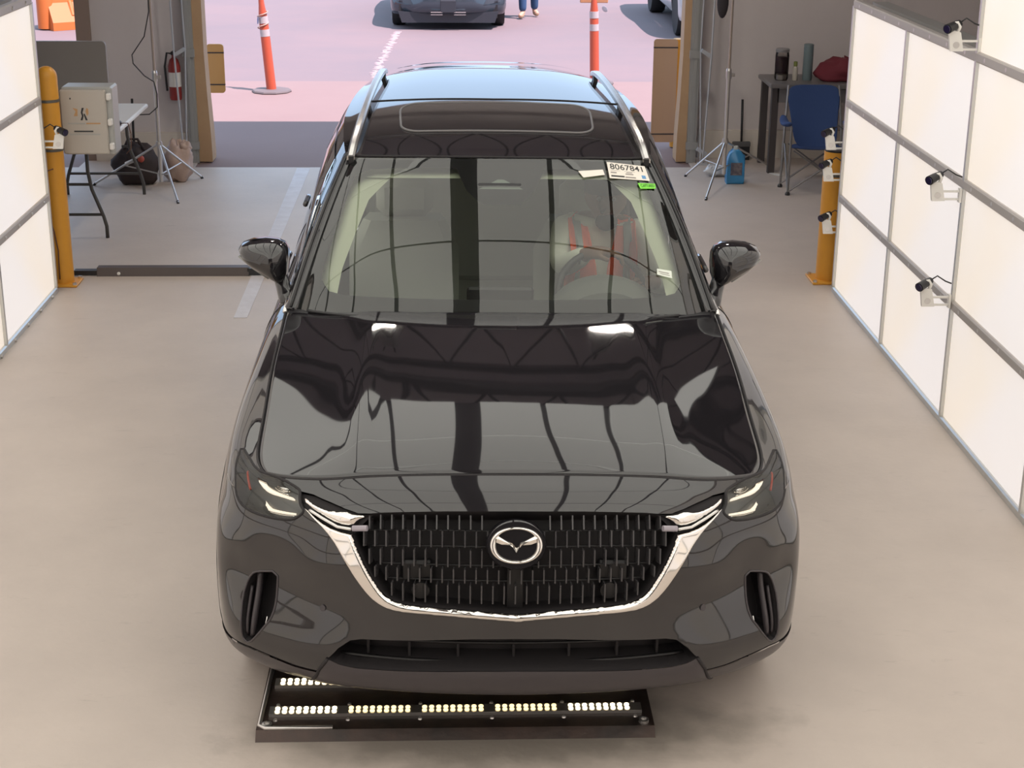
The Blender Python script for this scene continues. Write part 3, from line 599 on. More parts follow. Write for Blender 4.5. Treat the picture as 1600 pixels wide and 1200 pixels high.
# ------------------------------------------------------------------ car surfaces
def cr(P,t):
    """Catmull-Rom along axis 0 of P (n,...) at params t (m,), t in [0,n-1], reflected ends"""
    P=np.asarray(P,float); n=len(P); t=np.clip(np.asarray(t,float),0,n-1)
    i=np.minimum(t.astype(int),n-2); f=(t-i)
    Q=np.concatenate([[2*P[0]-P[1]],P,[2*P[-1]-P[-2]]])
    f=f.reshape((-1,)+(1,)*(P.ndim-1))
    p0,p1,p2,p3=Q[i],Q[i+1],Q[i+2],Q[i+3]
    return p1+.5*f*((p2-p0)+f*(2*p0-5*p1+4*p2-p3+f*(3*p1-p0-3*p2+p3)))
def yz(X,pts): return [(X,y,z) for y,z in pts]
BELT=[
 yz(0.0,[(.10,.262),(.03,.312),(-.01,.42),(0,.58),(.008,.72),(.028,.84),(.068,.912),(.125,.955),(.21,.985)]),
 yz(.25,[(.112,.262),(.042,.312),(.0,.42),(.010,.58),(.018,.72),(.038,.84),(.078,.910),(.135,.953),(.214,.982)]),
 yz(.45,[(.14,.26),(.07,.312),(.03,.42),(.042,.58),(.052,.715),(.074,.825),(.114,.895),(.168,.938),(.235,.968)]),
 yz(.62,[(.20,.25),(.115,.31),(.082,.42),(.122,.575),(.11,.705),(.13,.80),(.165,.865),(.21,.908),(.267,.945)]),
 yz(.765,[(.28,.24),(.20,.305),(.165,.42),(.222,.57),(.222,.69),(.22,.78),(.25,.845),(.285,.893),(.335,.928)]),
 [(.888,.385,.237),(.909,.315,.305),(.919,.285,.42),(.900,.332,.57),(.898,.328,.69),(.887,.335,.78),(.875,.36,.845),(.86,.39,.895),(.838,.43,.919)],
 [(.958,.50,.24),(.982,.46,.31),(.989,.445,.43),(.990,.445,.57),(.984,.455,.69),(.962,.475,.78),(.945,.495,.85),(.918,.525,.90),(.858,.575,.932)],
 [(.982,.67,.26),(1.003,.655,.33),(1.009,.65,.44),(1.010,.65,.58),(1.006,.655,.70),(.991,.66,.79),(.974,.67,.865),(.942,.685,.918),(.864,.715,.953)],
 [(.975,.93,.28),(.994,.93,.34),(1.003,.93,.45),(1.007,.93,.58),(1.006,.93,.71),(.999,.93,.81),(.982,.93,.893),(.946,.93,.950),(.867,.94,.995)],
 [(.965,1.3,.28),(.985,1.3,.34),(.995,1.3,.45),(.999,1.3,.58),(.998,1.3,.73),(.990,1.3,.85),(.970,1.3,.945),(.932,1.3,1.012),(.868,1.3,1.058)],
 [(.95,1.75,.27),(.965,1.75,.33),(.975,1.75,.44),(.982,1.75,.58),(.985,1.75,.74),(.978,1.75,.88),(.956,1.75,.985),(.918,1.75,1.065),(.862,1.75,1.118)],
 [(.94,2.35,.27),(.95,2.35,.33),(.962,2.35,.44),(.972,2.35,.58),(.978,2.35,.74),(.972,2.35,.89),(.95,2.35,1.0),(.912,2.35,1.085),(.868,2.35,1.135)],
 [(.94,3.1,.27),(.95,3.1,.33),(.962,3.1,.44),(.972,3.1,.58),(.98,3.1,.74),(.975,3.1,.90),(.952,3.1,1.01),(.912,3.1,1.10),(.865,3.1,1.15)],
 [(.95,3.75,.28),(.965,3.75,.34),(.98,3.75,.45),(.99,3.75,.58),(.995,3.75,.74),(.988,3.75,.90),(.962,3.75,1.02),(.912,3.75,1.115),(.85,3.75,1.165)],
 [(.95,4.25,.30),(.968,4.25,.36),(.982,4.25,.46),(.99,4.25,.58),(.992,4.25,.74),(.982,4.25,.90),(.950,4.25,1.03),(.892,4.25,1.13),(.82,4.25,1.18)],
 [(.93,4.65,.31),(.948,4.67,.37),(.962,4.69,.47),(.968,4.70,.58),(.965,4.70,.74),(.95,4.69,.90),(.912,4.67,1.04),(.845,4.64,1.14),(.77,4.60,1.20)],
 [(.80,4.88,.32),(.82,4.93,.38),(.835,4.96,.48),(.84,4.98,.60),(.835,4.97,.75),(.815,4.94,.90),(.775,4.89,1.04),(.72,4.83,1.15),(.66,4.77,1.22)],
 [(.45,4.97,.32),(.45,5.03,.38),(.45,5.06,.48),(.45,5.08,.60),(.45,5.06,.75),(.45,5.02,.90),(.44,4.96,1.05),(.42,4.90,1.16),(.40,4.84,1.24)],
 [(0,4.99,.32),(0,5.05,.38),(0,5.08,.48),(0,5.10,.60),(0,5.08,.75),(0,5.04,.90),(0,4.98,1.05),(0,4.92,1.16),(0,4.86,1.24)],
]
BELT=np.array(BELT)
def surf(net,a,b):
    """points of net at params a (along axis0), b (axis1)"""
    a=np.atleast_1d(a).astype(float); b=np.atleast_1d(b).astype(float)
    # evaluate rows: for each sample need cr over axis1 of cr over axis0
    n0,n1=net.shape[:2]
    rows=cr(net,a)              # (m,n1,3)
    m=len(a); b=np.clip(b,0,n1-1); j=np.minimum(b.astype(int),n1-2); f=(b-j)[:,None]
    Q=np.concatenate([2*rows[:,:1]-rows[:,1:2],rows,2*rows[:,-1:]-rows[:,-2:-1]],1)
    k=np.arange(m); p0,p1,p2,p3=Q[k,j],Q[k,j+1],Q[k,j+2],Q[k,j+3]
    return p1+.5*f*((p2-p0)+f*(2*p0-5*p1+4*p2-p3+f*(3*p1-p0-3*p2+p3)))
def mirror_net(N):
    M=N[1:][::-1].copy(); M[...,0]*=-1
    return np.concatenate([M,N])
# windshield: axis0 across (half, centre->edge), axis1 bottom->top
WB=np.array([(0,1.42,1.118),(.30,1.432,1.117),(.56,1.475,1.114),(.73,1.54,1.110),(.822,1.615,1.106)])
WT=np.array([(0,2.225,1.604),(.24,2.235,1.602),(.45,2.265,1.594),(.58,2.315,1.584),(.640,2.365,1.577)])
WS=[]
for b,t in zip(WB,WT):
    r=[]
    for k in range(5):
        f=k/4; q=b*(1-f)+t*f; h=.034*4*f*(1-f); q=q+np.array([0,-h*.5,h*.87]); r.append(q)
    WS.append(r)
WS=np.array(WS)
BF = mirror_net(BELT); NB = len(BELT)-1
def belt(a, b): return surf(BF, np.atleast_1d(a)+NB, b)
WSF = mirror_net(WS)
def wind(a, b): return surf(WSF, np.atleast_1d(a)+4, b)
# side glasshouse (right): stations front to rear, rows belt line -> roof edge
SIDE = np.array([
 [(.862, 1.62, 1.110), (.772, 2.00, 1.362), (.668, 2.42, 1.576)],
 [(.868, 2.25, 1.133), (.802, 2.45, 1.395), (.694, 2.70, 1.606)],
 [(.866, 3.08, 1.150), (.815, 3.10, 1.420), (.712, 3.12, 1.630)],
 [(.850, 3.78, 1.166), (.800, 3.78, 1.420), (.698, 3.78, 1.626)],
 [(.812, 4.33, 1.184), (.752, 4.35, 1.420), (.655, 4.38, 1.602)],
 [(.700, 4.72, 1.210), (.655, 4.72, 1.420), (.580, 4.72, 1.586)]])
def side(a, b): return surf(SIDE, a, b)
def sideL(a, b): return side(a, b)*np.array([-1, 1, 1.])
ROOF = np.array([  # axis0: centre -> edge, axis1: front -> rear
 [(0, 2.225, 1.606), (0, 2.62, 1.653), (0, 3.1, 1.680), (0, 3.8, 1.684), (0, 4.4, 1.668), (0, 4.78, 1.644)],
 [(.34, 2.248, 1.601), (.345, 2.63, 1.646), (.36, 3.1, 1.672), (.35, 3.8, 1.676), (.33, 4.4, 1.660), (.30, 4.77, 1.636)],
 [(.58, 2.325, 1.586), (.595, 2.66, 1.625), (.61, 3.11, 1.650), (.59, 3.79, 1.650), (.55, 4.39, 1.632), (.48, 4.75, 1.612)],
 [(.668, 2.42, 1.576), (.694, 2.70, 1.606), (.712, 3.12, 1.630), (.698, 3.78, 1.626), (.655, 4.38, 1.602), (.58, 4.72, 1.586)]])
ROOFF = mirror_net(ROOF)
def roof(a, b): return surf(ROOFF, np.atleast_1d(a)+3, b)
HZ = np.array([(.21, .985), (.30, 1.012), (.42, 1.038), (.60, 1.064), (.80, 1.086), (1.05, 1.112), (1.25, 1.131), (1.47, 1.150)])
HG = np.array([0, .012, .035, .07, .12, .17, .245, .43, .63, .82, 1.0])
_shx = belt(np.linspace(0, 4.45, 200), np.full(200, 8.))
_es = belt(np.linspace(4.45, 9.9, 300), np.full(300, 8.)); _ey0 = float(_es[0, 1]); _ex = np.polyfit(_es[:, 1], _es[:, 0], 6); _ez = np.polyfit(_es[:, 1], _es[:, 2], 4)
def hood(q, t):
    q = np.atleast_1d(q).astype(float); t = np.atleast_1d(t).astype(float)
    ey = _ey0+(1.66-_ey0)*t; E = np.stack([np.polyval(_ex, ey), ey, np.polyval(_ez, ey)], 1)
    yc = .21+(1.47-.21)*t; zc = np.interp(yc, *cr(HZ, np.linspace(0, 7, 120)).T)
    aq = np.abs(q); g = cr(HG[:, None], aq*10)[:, 0]
    P = np.stack([E[:, 0]*q, yc+(E[:, 1]-yc)*aq**3, zc-(zc-E[:, 2])*g+.004*np.exp(-((aq-.60)/.05)**2)*(t*(1-t)*4)], 1)
    # exact front edge
    x0 = np.polyval(_ex, _ey0)*aq; y0 = np.interp(x0, _shx[:, 0], _shx[:, 1]); z0 = np.interp(x0, _shx[:, 0], _shx[:, 2])
    E0 = _shx[-1]; py = .21+(E0[1]-.21)*aq**3; pz = .985-(.985-E0[2])*g
    wgt = (1-t)**5
    P[:, 1] += wgt*(y0-py); P[:, 2] += wgt*(z0-pz)
    return P
def normals(fn, a, b, h=.01):
    da = fn(a+h, b)-fn(a-h, b); db = fn(a, b+h)-fn(a, b-h); n = np.cross(da, db); return n/np.maximum(np.linalg.norm(n, axis=1, keepdims=True), 1e-9)
def inpoly(P, poly):
    x, y = P[:, 0], P[:, 1]; c = np.zeros(len(P), bool); n = len(poly); j = n-1
    for i in range(n):
        xi, yi = poly[i]; xj, yj = poly[j]
        if yi != yj: c ^= ((yi > y) != (yj > y)) & (x < (xj-xi)*(y-yi)/(yj-yi)+xi)
        j = i
    return c
def chaikin(P, k=2, closed=True):
    P = [tuple(p) for p in P]
    for _ in range(k):
        Q = []; n = len(P)
        for i in range(n if closed else n-1):
            a, b = P[i], P[(i+1) % n]; Q += [(a[0]*.75+b[0]*.25, a[1]*.75+b[1]*.25), (a[0]*.25+b[0]*.75, a[1]*.25+b[1]*.75)]
        if not closed: Q = [P[0]]+Q+[P[-1]]
        P = Q
    return P
def dens(P, da, db, closed=True):
    out = []; n = len(P)
    for i in range(n if closed else n-1):
        a, b = P[i], P[(i+1) % n]; k = max(1, int(math.ceil(max(abs(b[0]-a[0])/da, abs(b[1]-a[1])/db))))
        out += [(a[0]+(b[0]-a[0])*j/k, a[1]+(b[1]-a[1])*j/k) for j in range(k)]
    if not closed: out.append(P[-1])
    return out
def region(name, fn, outer, holes, m, parent, da=.1, db=.2, off=0., bulge=None, flip=False, sol=0.):
    outer = dens(outer, da, db); loops = [outer]+[dens(h, da, db) for h in holes]
    V = []; Ed = []
    for L in loops:
        k = len(V); V += L; Ed += [(k+i, k+(i+1) % len(L)) for i in range(len(L))]
    O = np.array(outer); a0, b0 = O.min(0); a1, b1 = O.max(0)
    A, B = np.meshgrid(np.arange(a0+da*.5, a1, da), np.arange(b0+db*.5, b1, db), indexing='ij'); G = np.stack([A.ravel(), B.ravel()], 1)
    keep = inpoly(G, outer)
    for L in loops[1:]: keep &= ~inpoly(G, L)
    G = G[keep]; LP = np.array(V)
    if len(G):
        d = np.min(np.abs((G[:, None, :]-LP[None])/np.array([da, db])).max(2), axis=1); G = G[d > .4]
    pts = [Vector(p) for p in V]+[Vector((float(x), float(y))) for x, y in G]
    r = delaunay_2d_cdt(pts, Ed, [], 0, 1e-5)
    P = np.array([tuple(p) for p in r[0]]); F = np.array([f for f in r[2]])
    C = P[F].mean(1); keep = inpoly(C, outer)
    for L in loops[1:]: keep &= ~inpoly(C, L)
    F = F[keep]; used = np.unique(F); mp = -np.ones(len(P), int); mp[used] = np.arange(len(used)); P = P[used]; F = mp[F]
    X = fn(P[:, 0], P[:, 1]); o_ = np.full(len(P), off)
    if bulge:
        h, wd, sc = bulge; LPs = np.array(V)*np.array(sc); D = np.sqrt(((P[:, None, :]*np.array(sc)-LPs[None])**2).sum(2)).min(1)
        s = np.clip(D/wd, 0, 1); o_ = o_+h*np.sqrt(1-(1-s)**2)
    X = X+normals(fn, P[:, 0], P[:, 1])*o_[:, None]
    if flip: F = F[:, ::-1]
    # make face orientation follow the surface normal
    n = np.cross(X[F[:, 1]]-X[F[:, 0]], X[F[:, 2]]-X[F[:, 0]]).sum(0); nn = normals(fn, P[:, 0], P[:, 1]).sum(0)
    if np.dot(n, nn) < 0: F = F[:, ::-1]
    o = mk(name, X, F, m, parent, True)
    if sol: s = o.modifiers.new('thick', 'SOLIDIFY'); s.thickness = sol; s.offset = -1
    return o
def recess(name, fn, poly, depth, m, parent, da=.1, db=.2):
    """pocket: side walls plus floor, sunk by depth"""
    L = np.array(dens(poly, da, db)); n = len(L); X0 = fn(L[:, 0], L[:, 1]); N = normals(fn, L[:, 0], L[:, 1]); X1 = X0-N*depth
    o = region(name, fn, poly, [], m, parent, da, db, -depth)
    v = list(X0)+list(X1); f = [(i, (i+1) % n, n+(i+1) % n, n+i) for i in range(n)]
    w_ = mk('pocket_wall', v, f, m, o, False); return o
def edge_tube(name, fn, line, r, m, parent, off=0., closed=False, da=.1, db=.2, n=6):
    L = np.array(dens(line, da, db, closed)); X = fn(L[:, 0], L[:, 1])+normals(fn, L[:, 0], L[:, 1])*off
    return MB().tube([tuple(p) for p in X], r, n, close=closed).build(name, m, parent, smooth=True)
def mir(P): return [(-a, b) for a, b in P]

# ------------------------------------------------------------------ the car
car = thing('sport_utility_vehicle', 'glossy black sport utility vehicle with chrome-edged grille and silver roof rails', 'car', (-.008, 0, 0)); car.rotation_euler = (0, .0095, 0)
def blankless(p): return p
LAMP = chaikin([(6.58, 7.31), (5.71, 7.57), (4.45, 7.98), (3.848, 7.83), (3.489, 7.408), (3.422, 7.218), (3.436, 6.772), (3.403, 6.411), (3.33, 6.15), (3.398, 5.913), (3.581, 5.66), (3.856, 5.594), (4.29, 5.527), (4.788, 5.444), (5.189, 5.525), (5.453, 5.789), (5.641, 6.292), (6.132, 6.978)], 1)
UOUT = [(3.302, 6.256), (3.117, 5.805), (2.847, 5.27), (2.655, 4.805), (2.508, 4.367), (2.331, 3.932), (2.105, 3.494), (1.908, 3.255), (1.693, 3.132), (1.384, 3.091), (.918, 3.069), (.51, 3.02)]
UIN = [(3.259, 6.195), (2.981, 5.671), (2.656, 5.294), (2.34, 5.135), (2.27, 4.71), (2.101, 4.134), (1.905, 3.652), (1.745, 3.401), (1.484, 3.276), (1.143, 3.25), (.511, 3.19)]
uo = chaikin(UOUT, 2, False); ui = chaikin(UIN[:4], 1, False)+chaikin(UIN[3:], 2, False)[1:]
CHROMEU = mir(uo)+[(0, 2.95)]+uo[::-1]+ui+[(0, 3.115)]+mir(ui)[::-1]
WINGT = [(3.311, 6.893), (3.161, 6.547), (2.922, 6.253), (2.695, 6.073), (2.479, 6.095), (2.328, 5.909), (2.085, 5.827), (2.239, 5.69), (2.339, 5.469), (2.596, 5.559), (2.919, 5.971), (3.263, 6.485)]
GRTOP = [(2.34, 5.135), (2.30, 5.45), (2.239, 5.704), (2.072, 5.909), (1.8, 5.986), (.838, 6.066)]
gi = [p for p in ui if p[0] <= 2.345]
GRILLE = mir(GRTOP)+[(0, 6.096)]+GRTOP[::-1]+gi[1:]+[(0, 3.115)]+mir(gi)[::-1][:-1]
# whole opening in the painted bumper: grille + chrome + black wing
BW = [(3.44, 7.25), (3.138, 7.101), (2.8, 6.693), (2.481, 6.238), (2.242, 5.98), (2.0, 5.95), (1.8, 5.99), (.838, 6.07)]
OPEN = mir(uo)+[(0, 2.95)]+uo[::-1]+[(3.36, 6.30), (3.43, 6.8)]+BW+[(0, 6.10)]+mir(BW)[::-1]+[(-3.43, 6.8), (-3.36, 6.30)]
VENT = chaikin([(4.532, 3.31), (3.989, 3.54), (4.024, 2.912), (4.07, 2.62), (4.17, 2.375), (4.292, 2.211), (4.451, 1.925), (4.643, 1.576), (4.794, 1.642), (4.825, 2.154), (4.861, 2.606), (4.798, 2.913), (4.677, 3.166)], 1)
INT = [(2.857, 1.854), (2.643, 2.171), (2.405, 2.381), (2.192, 2.443), (.508, 2.582), (0, 2.591), (-.508, 2.582), (-2.192, 2.443), (-2.405, 2.381), (-2.643, 2.171), (-2.857, 1.854), (-2.627, 1.739), (-2.321, 1.687), (-1.648, 1.726), (-.504, 1.822), (0, 1.835), (.504, 1.822), (1.648, 1.726), (2.321, 1.687), (2.627, 1.739)]
LIP = [(-3.408, 0), (3.408, 0), (3.032, 1.456), (2.857, 1.854), (2.627, 1.739), (2.321, 1.687), (1.648, 1.726), (.504, 1.822), (0, 1.835), (-.504, 1.822), (-1.648, 1.726), (-2.321, 1.687), (-2.627, 1.739), (-2.857, 1.854), (-3.032, 1.456)]
TRL = [(3.42, 0), (6.3, 0), (6.3, 1.0), (5.4, 1.25), (4.987, 1.36), (4.651, 1.42), (4.231, 1.363), (3.628, 1.285), (3.09, 1.29)]
BUMP = [(-6.3, 0), (6.3, 0), (6.3, 5.92), (4.66, 5.92), (4.45, 7.985), (-4.45, 7.985), (-4.66, 5.92), (-6.3, 5.92)]
region('front_bumper', belt, BUMP, [LAMP, mir(LAMP), OPEN, VENT, mir(VENT), INT, LIP, TRL, mir(TRL)], PAINT, car, .07, .12)
lip = region('front_lip', belt, LIP, [], TRIM, car, .12, .15, .002, bulge=(.008, .06, (.19, .07)))
for p in (TRL, mir(TRL)): region('bumper_trim', belt, p, [], TRIM, car, .12, .2, .004)
for p in (1, -1): edge_tube('lip_seam', belt, [(p*3.345, .1), (p*3.032, 1.456), (p*2.857, 1.854)], .006, VOID, car, .003, False, .05, .1)
intake = recess('lower_intake', belt, INT, .11, VOID, car, .15, .15)
for k in range(7):
    a = -2.1+.7*k; P = belt([a], [2.12])[0]; MB().box((P[0], P[1]+.09, P[2]-.0), (.008, .03, .11)).build('divider', VOID, intake)
MB().tube([tuple(belt([a], [2.0])[0]+np.array([0, .06, -.02])) for a in np.linspace(-2.6, 2.6, 30)], .007, 6).build('intake_bar', PLAST, intake, smooth=True)
MB().tube([tuple(belt([a], [2.3])[0]+np.array([0, .07, .0])) for a in np.linspace(-2.3, 2.3, 30)], .005, 6).build('intake_bar', PLAST, intake, smooth=True)
# shelf of the lip under the intake
sh = [tuple(belt([a], [b])[0]) for a, b in dens([(-2.857, 1.854), (-2.627, 1.739), (-2.321, 1.687), (-1.648, 1.726), (-.504, 1.822), (.504, 1.822), (1.648, 1.726), (2.321, 1.687), (2.627, 1.739), (2.857, 1.854)], .1, .1, False)]
n = len(sh); mk('lip_shelf', sh+[(p[0]*.97, p[1]+.09, p[2]+.012) for p in sh], [(i, i+1, n+i+1, n+i) for i in range(n-1)], TRIM, lip, True)
for s in (1, -1):
    V_ = VENT if s > 0 else mir(VENT)
    vt = recess('side_vent', belt, V_, .09, VOID, car, .08, .15)
    edge_tube('vent_blade', belt, [(s*4.60, 3.2), (s*4.62, 2.7), (s*4.65, 2.1), (s*4.68, 1.7)], .011, TRIM, vt, -.028, False, .05, .12)
    edge_tube('vent_blade', belt, [(s*4.76, 2.85), (s*4.77, 2.3), (s*4.77, 1.75)], .006, TRIM, vt, -.02, False, .05, .12)
    edge_tube('vent_blade', belt, [(s*4.45, 2.35), (s*4.50, 1.95)], .004, SATIN, vt, -.05, False, .05, .12)
    edge_tube('vent_rim', belt, V_, .004, TRIM, vt, 0, True, .08, .15)
    P = belt([s*2.942], [2.908])[0]; N = normals(belt, np.array([s*2.942]), np.array([2.908]))[0]
    MB().tube([tuple(P-N*.002), tuple(P+N*.004)], .0105, 14).build('parking_sensor', TRIM, car, auto=40)
# grille
gr = recess('grille', belt, GRILLE, .085, VOID, car, .12, .2)
def lookrows(b0, b1, phase, k0=None):
    xs_ = np.arange(-18, 19)*.0355+phase
    aa = np.linspace(-2.6, 2.6, 400); xx = belt(aa, np.full(400, (b0+b1)/2))[:, 0]
    return np.interp(xs_, xx, aa)
FIN = mat('grille_fin_gloss', (.055, .052, .055), .22)
rows = [(5.95, 5.32, 0), (5.27, 4.72, .5), (4.66, 4.2, 0), (4.17, 3.80, .5), (3.77, 3.30, 0)]
fin = None
GP = np.array(dens(GRILLE, .1, .1))
for bt, bb, ph in rows:
    for a in lookrows(bt, bb, ph*.0355):
        bl_ = bb
        chk = np.array([(a, bt-.06)]); 
        if not inpoly(chk, GRILLE)[0]:
            continue
        while bl_ < bt-.1 and not inpoly(np.array([(a, bl_)]), GRILLE)[0]: bl_ += .06
        if bt-bl_ < .15: continue
        if abs(belt([a], [bt])[0][0]) < .085 and bt > 4.3 and bl_ < 5.5: 
            if bt > 4.7 or abs(belt([a], [bt])[0][0]) < .07: continue
        p1 = belt([a], [bt])[0]; p0 = belt([a], [bl_])[0]; N = normals(belt, np.array([a]), np.array([(bt+bl_)/2]))[0]
        c = (p0+p1)/2-N*.028; up = (p1-p0); L = np.linalg.norm(up); up = up/L
        if fin is None: fin = o = MB().prism([(-.0022, -.5), (.0022, -.5), (.0022, .5), (-.0022, .5)], .036, 'xz', -.018).build('slat', FIN, gr)
        else: o = fin.copy(); COL.objects.link(o); o.parent = gr
        xx = np.cross(up, N); yy = -N
        M = Matrix(((xx[0], yy[0], up[0]*L*.93), (xx[1], yy[1], up[1]*L*.93), (xx[2], yy[2], up[2]*L*.93))).to_4x4(); M.translation = c
        o.matrix_local = M
for bb in (5.29, 4.69, 4.18, 3.785):
    aw = 2.25 if bb > 4.9 else 2.15 if bb > 4.5 else 2.0 if bb > 4 else 1.85
    MB().tube([tuple(belt([a], [bb])[0]-normals(belt, np.array([a]), np.array([bb]))[0]*.045) for a in np.linspace(-aw, aw, 40)], .0035, 5).build('cross_bar', PLAST, gr, smooth=True)
for s in (-1, 1):
    P = belt([s*1.28], [3.95])[0]; MB().box((P[0], P[1]+.06, P[2]), (.10, .03, .07), bev=.008).build('radar_box', PLAST, gr)
    P = belt([s*1.22], [3.52])[0]; MB().lathe([(.028, -.02), (.03, 0), (.02, .008), (0, .01)], (P[0], P[1]+.05, P[2]), 16, 'y').build('camera_pod', PLAST, gr, auto=40)
P = belt([0], [3.9])[0]; MB().box((0, P[1]+.055, P[2]-.03), (.05, .03, .16)).build('grille_post', PLAST, gr)
ch_ = region('chrome_surround', belt, CHROMEU, [], CHROME, car, .025, .03, .004, bulge=(.012, .010, (.19, .13)))
for s in (1, -1):
    wp = WINGT if s > 0 else mir(WINGT)
    region('chrome_wing', belt, chaikin(wp, 1), [], CHROME, car, .06, .07, .006, bulge=(.014, .03, (.19, .10)))
    bw = [(3.45, 7.22), (3.138, 7.101), (2.8, 6.693), (2.481, 6.238), (2.242, 5.98), (2.0, 5.95), (2.2, 5.5), (2.34, 5.13), (2.656, 5.294), (2.981, 5.671), (3.259, 6.195), (3.36, 6.30), (3.43, 6.8)]
    region('wing_backing', belt, bw if s > 0 else mir(bw), [], VOID, car, .1, .15, -.014)
    edge_tube('wing_groove', belt, [(s*3.2, 6.20), (s*2.92, 5.82), (s*2.62, 5.44), (s*2.36, 5.33)], .006, SATIN, car, .002, False, .06, .1)
    MB().tube([tuple(belt([s*2.34], [5.36])[0]), tuple(belt([s*2.08], [5.35])[0])], .010, 8).build('wing_lamp', mat('grey_lamp_bar', (.35, .32, .36), .25), car, auto=40)
# emblem
E0 = belt([0], [4.86])[0]; EN = normals(belt, np.array([0.]), np.array([4.86]))[0]; EU = np.array([0, EN[2], -EN[1]]); EU = -EU if EU[2] < 0 else EU
def em(x, y, d): return tuple(E0+np.array([1, 0, 0])*x+EU*y+EN*d)
emb = MB().rings([[em(.094*math.cos(a)*k, .078*math.sin(a)*k, d) for a in np.linspace(0, 2*PI, 40, endpoint=False)] for k, d in ((1, -.03), (1, .004), (.95, .010))]).build('emblem', PAINT, car, auto=40)
S_ = .083/480
def ringpts(rx, ry, cy, sq, d):
    o = []
    for a in np.linspace(0, 2*PI, 56, endpoint=False):
        c, s = math.cos(a), math.sin(a); e = sq
        o.append(em(rx*S_*abs(c)**e*(1 if c > 0 else -1), (ry*abs(s)**e*(1 if s > 0 else -1)+cy)*S_, d))
    return o
MB().rings([ringpts(480, 338, 0, .94, .008), ringpts(474, 332, 0, .94, .016), ringpts(440, 318, 1, .94, .021), ringpts(392, 296, 3, .92, .019), ringpts(367, 282, 5, .9, .010)], cap=False).build('emblem_ring', CHROME, emb, smooth=True)
wl = [(-405, 175), (-330, 175), (-140, 70), (-70, 40), (0, -45), (70, 40), (140, 70), (330, 175), (405, 175), (365, 60), (265, 20), (115, 8), (60, -35), (0, -135), (-60, -35), (-115, 8), (-265, 20), (-365, 60)]
wv = [em(x*S_, y*S_, .011) for x, y in wl]+[em(x*S_*.995, (y*.97+1)*S_, .017) for x, y in wl]; wc = [em(x*S_, y*S_, .0225) for x, y in [(-360, 130), (-230, 85), (-110, 38), (-62, 12), (0, -80), (62, 12), (110, 38), (230, 85), (360, 130)]]
nw = len(wl); wf = [(i, (i+1) % nw, nw+(i+1) % nw, nw+i) for i in range(nw)]
K = 2*nw; tp = [0, 1, 2, 3, 4, 5, 6, 7, 8]; bt_ = [17, 16, 15, 14, 13, 12, 11, 10, 9]
sp = [0, 1, 2, 3, 4, 5, 6, 7, 8]
for i in range(8): wf += [(nw+tp[i], nw+tp[i+1], K+sp[i+1], K+sp[i]), (nw+bt_[i], K+sp[i], K+sp[i+1], nw+bt_[i+1])]
o = mk('emblem_wing', wv+wc, wf, CHROME, emb, False); bm = bmesh.new(); bm.from_mesh(o.data); bmesh.ops.recalc_face_normals(bm, faces=bm.faces); bm.to_mesh(o.data); bm.free()
# headlights
HOUSE = mat('lamp_housing', (.16, .16, .155), .25, .4); DRL = mat('running_light', (.9, .85, .75), .4, emit=((1, .86, .68), .9)); AMB = mat('amber_marker', (.6, .08, .04), .3)
D1 = [(5.042, 7.39), (4.93, 7.36), (4.516, 7.45), (4.463, 7.25), (4.313, 7.138), (4.054, 7.04), (3.788, 7.021), (3.676, 6.955), (3.651, 6.797), (3.736, 6.782), (4.047, 6.817), (4.415, 6.715), (4.643, 6.791), (4.809, 6.991)]
PR = [(4.245, 7.685), (3.752, 7.658), (3.796, 7.442), (3.949, 7.292), (4.084, 7.295), (4.178, 7.438)]
LO = [(4.59, 6.151), (4.448, 5.991), (4.324, 5.914), (3.667, 6.001), (3.674, 5.905), (4.433, 5.747), (4.562, 5.974)]
for s in (1, -1):
    f_ = (lambda p: p) if s > 0 else mir
    hl = region('headlight', belt, f_(LAMP), [], HOUSE, car, .08, .12, -.045)
    region('lamp_lens', belt, f_(LAMP), [], LENS, hl, .08, .12, .001)
    L = np.array(dens(f_(LAMP), .08, .12)); X0 = belt(L[:, 0], L[:, 1]); N = normals(belt, L[:, 0], L[:, 1]); nL = len(L)
    mk('lamp_wall', list(X0+N*.001)+list(X0-N*.045), [(i, (i+1) % nL, nL+(i+1) % nL, nL+i) for i in range(nL)], HOUSE, hl, False)
    edge_tube('lamp_seal', belt, f_(LAMP), .005, VOID, hl, -.001, True, .08, .12)
    region('running_light', belt, f_(chaikin(D1, 1)), [], DRL, hl, .06, .08, -.034, bulge=(.016, .02, (.14, .09)))
    edge_tube('chrome_bezel', belt, f_([(4.95, 7.42), (4.52, 7.47), (4.44, 7.28), (4.28, 7.17), (4.03, 7.08), (3.77, 7.06)]), .0028, CHROME, hl, -.022, False, .06, .06)
    region('projector', belt, f_(chaikin(PR, 2)), [], CHROME, hl, .05, .05, -.040, bulge=(.018, .025, (.14, .09)))
    edge_tube('projector_ring', belt, f_([(4.20, 7.40), (4.09, 7.26), (3.94, 7.25), (3.80, 7.38)]), .003, CHROME, hl, -.028, False, .05, .05)
    region('lower_light', belt, f_(LO), [], DRL, hl, .05, .05, -.038, bulge=(.010, .01, (.14, .09)))
    edge_tube('lower_bezel', belt, f_([(4.35, 5.70), (3.9, 5.78), (3.66, 5.85)]), .003, CHROME, hl, -.030, False, .06, .06)
    edge_tube('inner_bezel', belt, f_([(3.53, 7.5), (3.50, 7.2), (3.49, 6.9)]), .004, CHROME, hl, -.030, False, .06, .06)
    edge_tube('amber_marker', belt, f_([(5.62, 7.15), (5.40, 6.75), (5.15, 6.3)]), .004, AMB, hl, -.025, False, .06, .06)
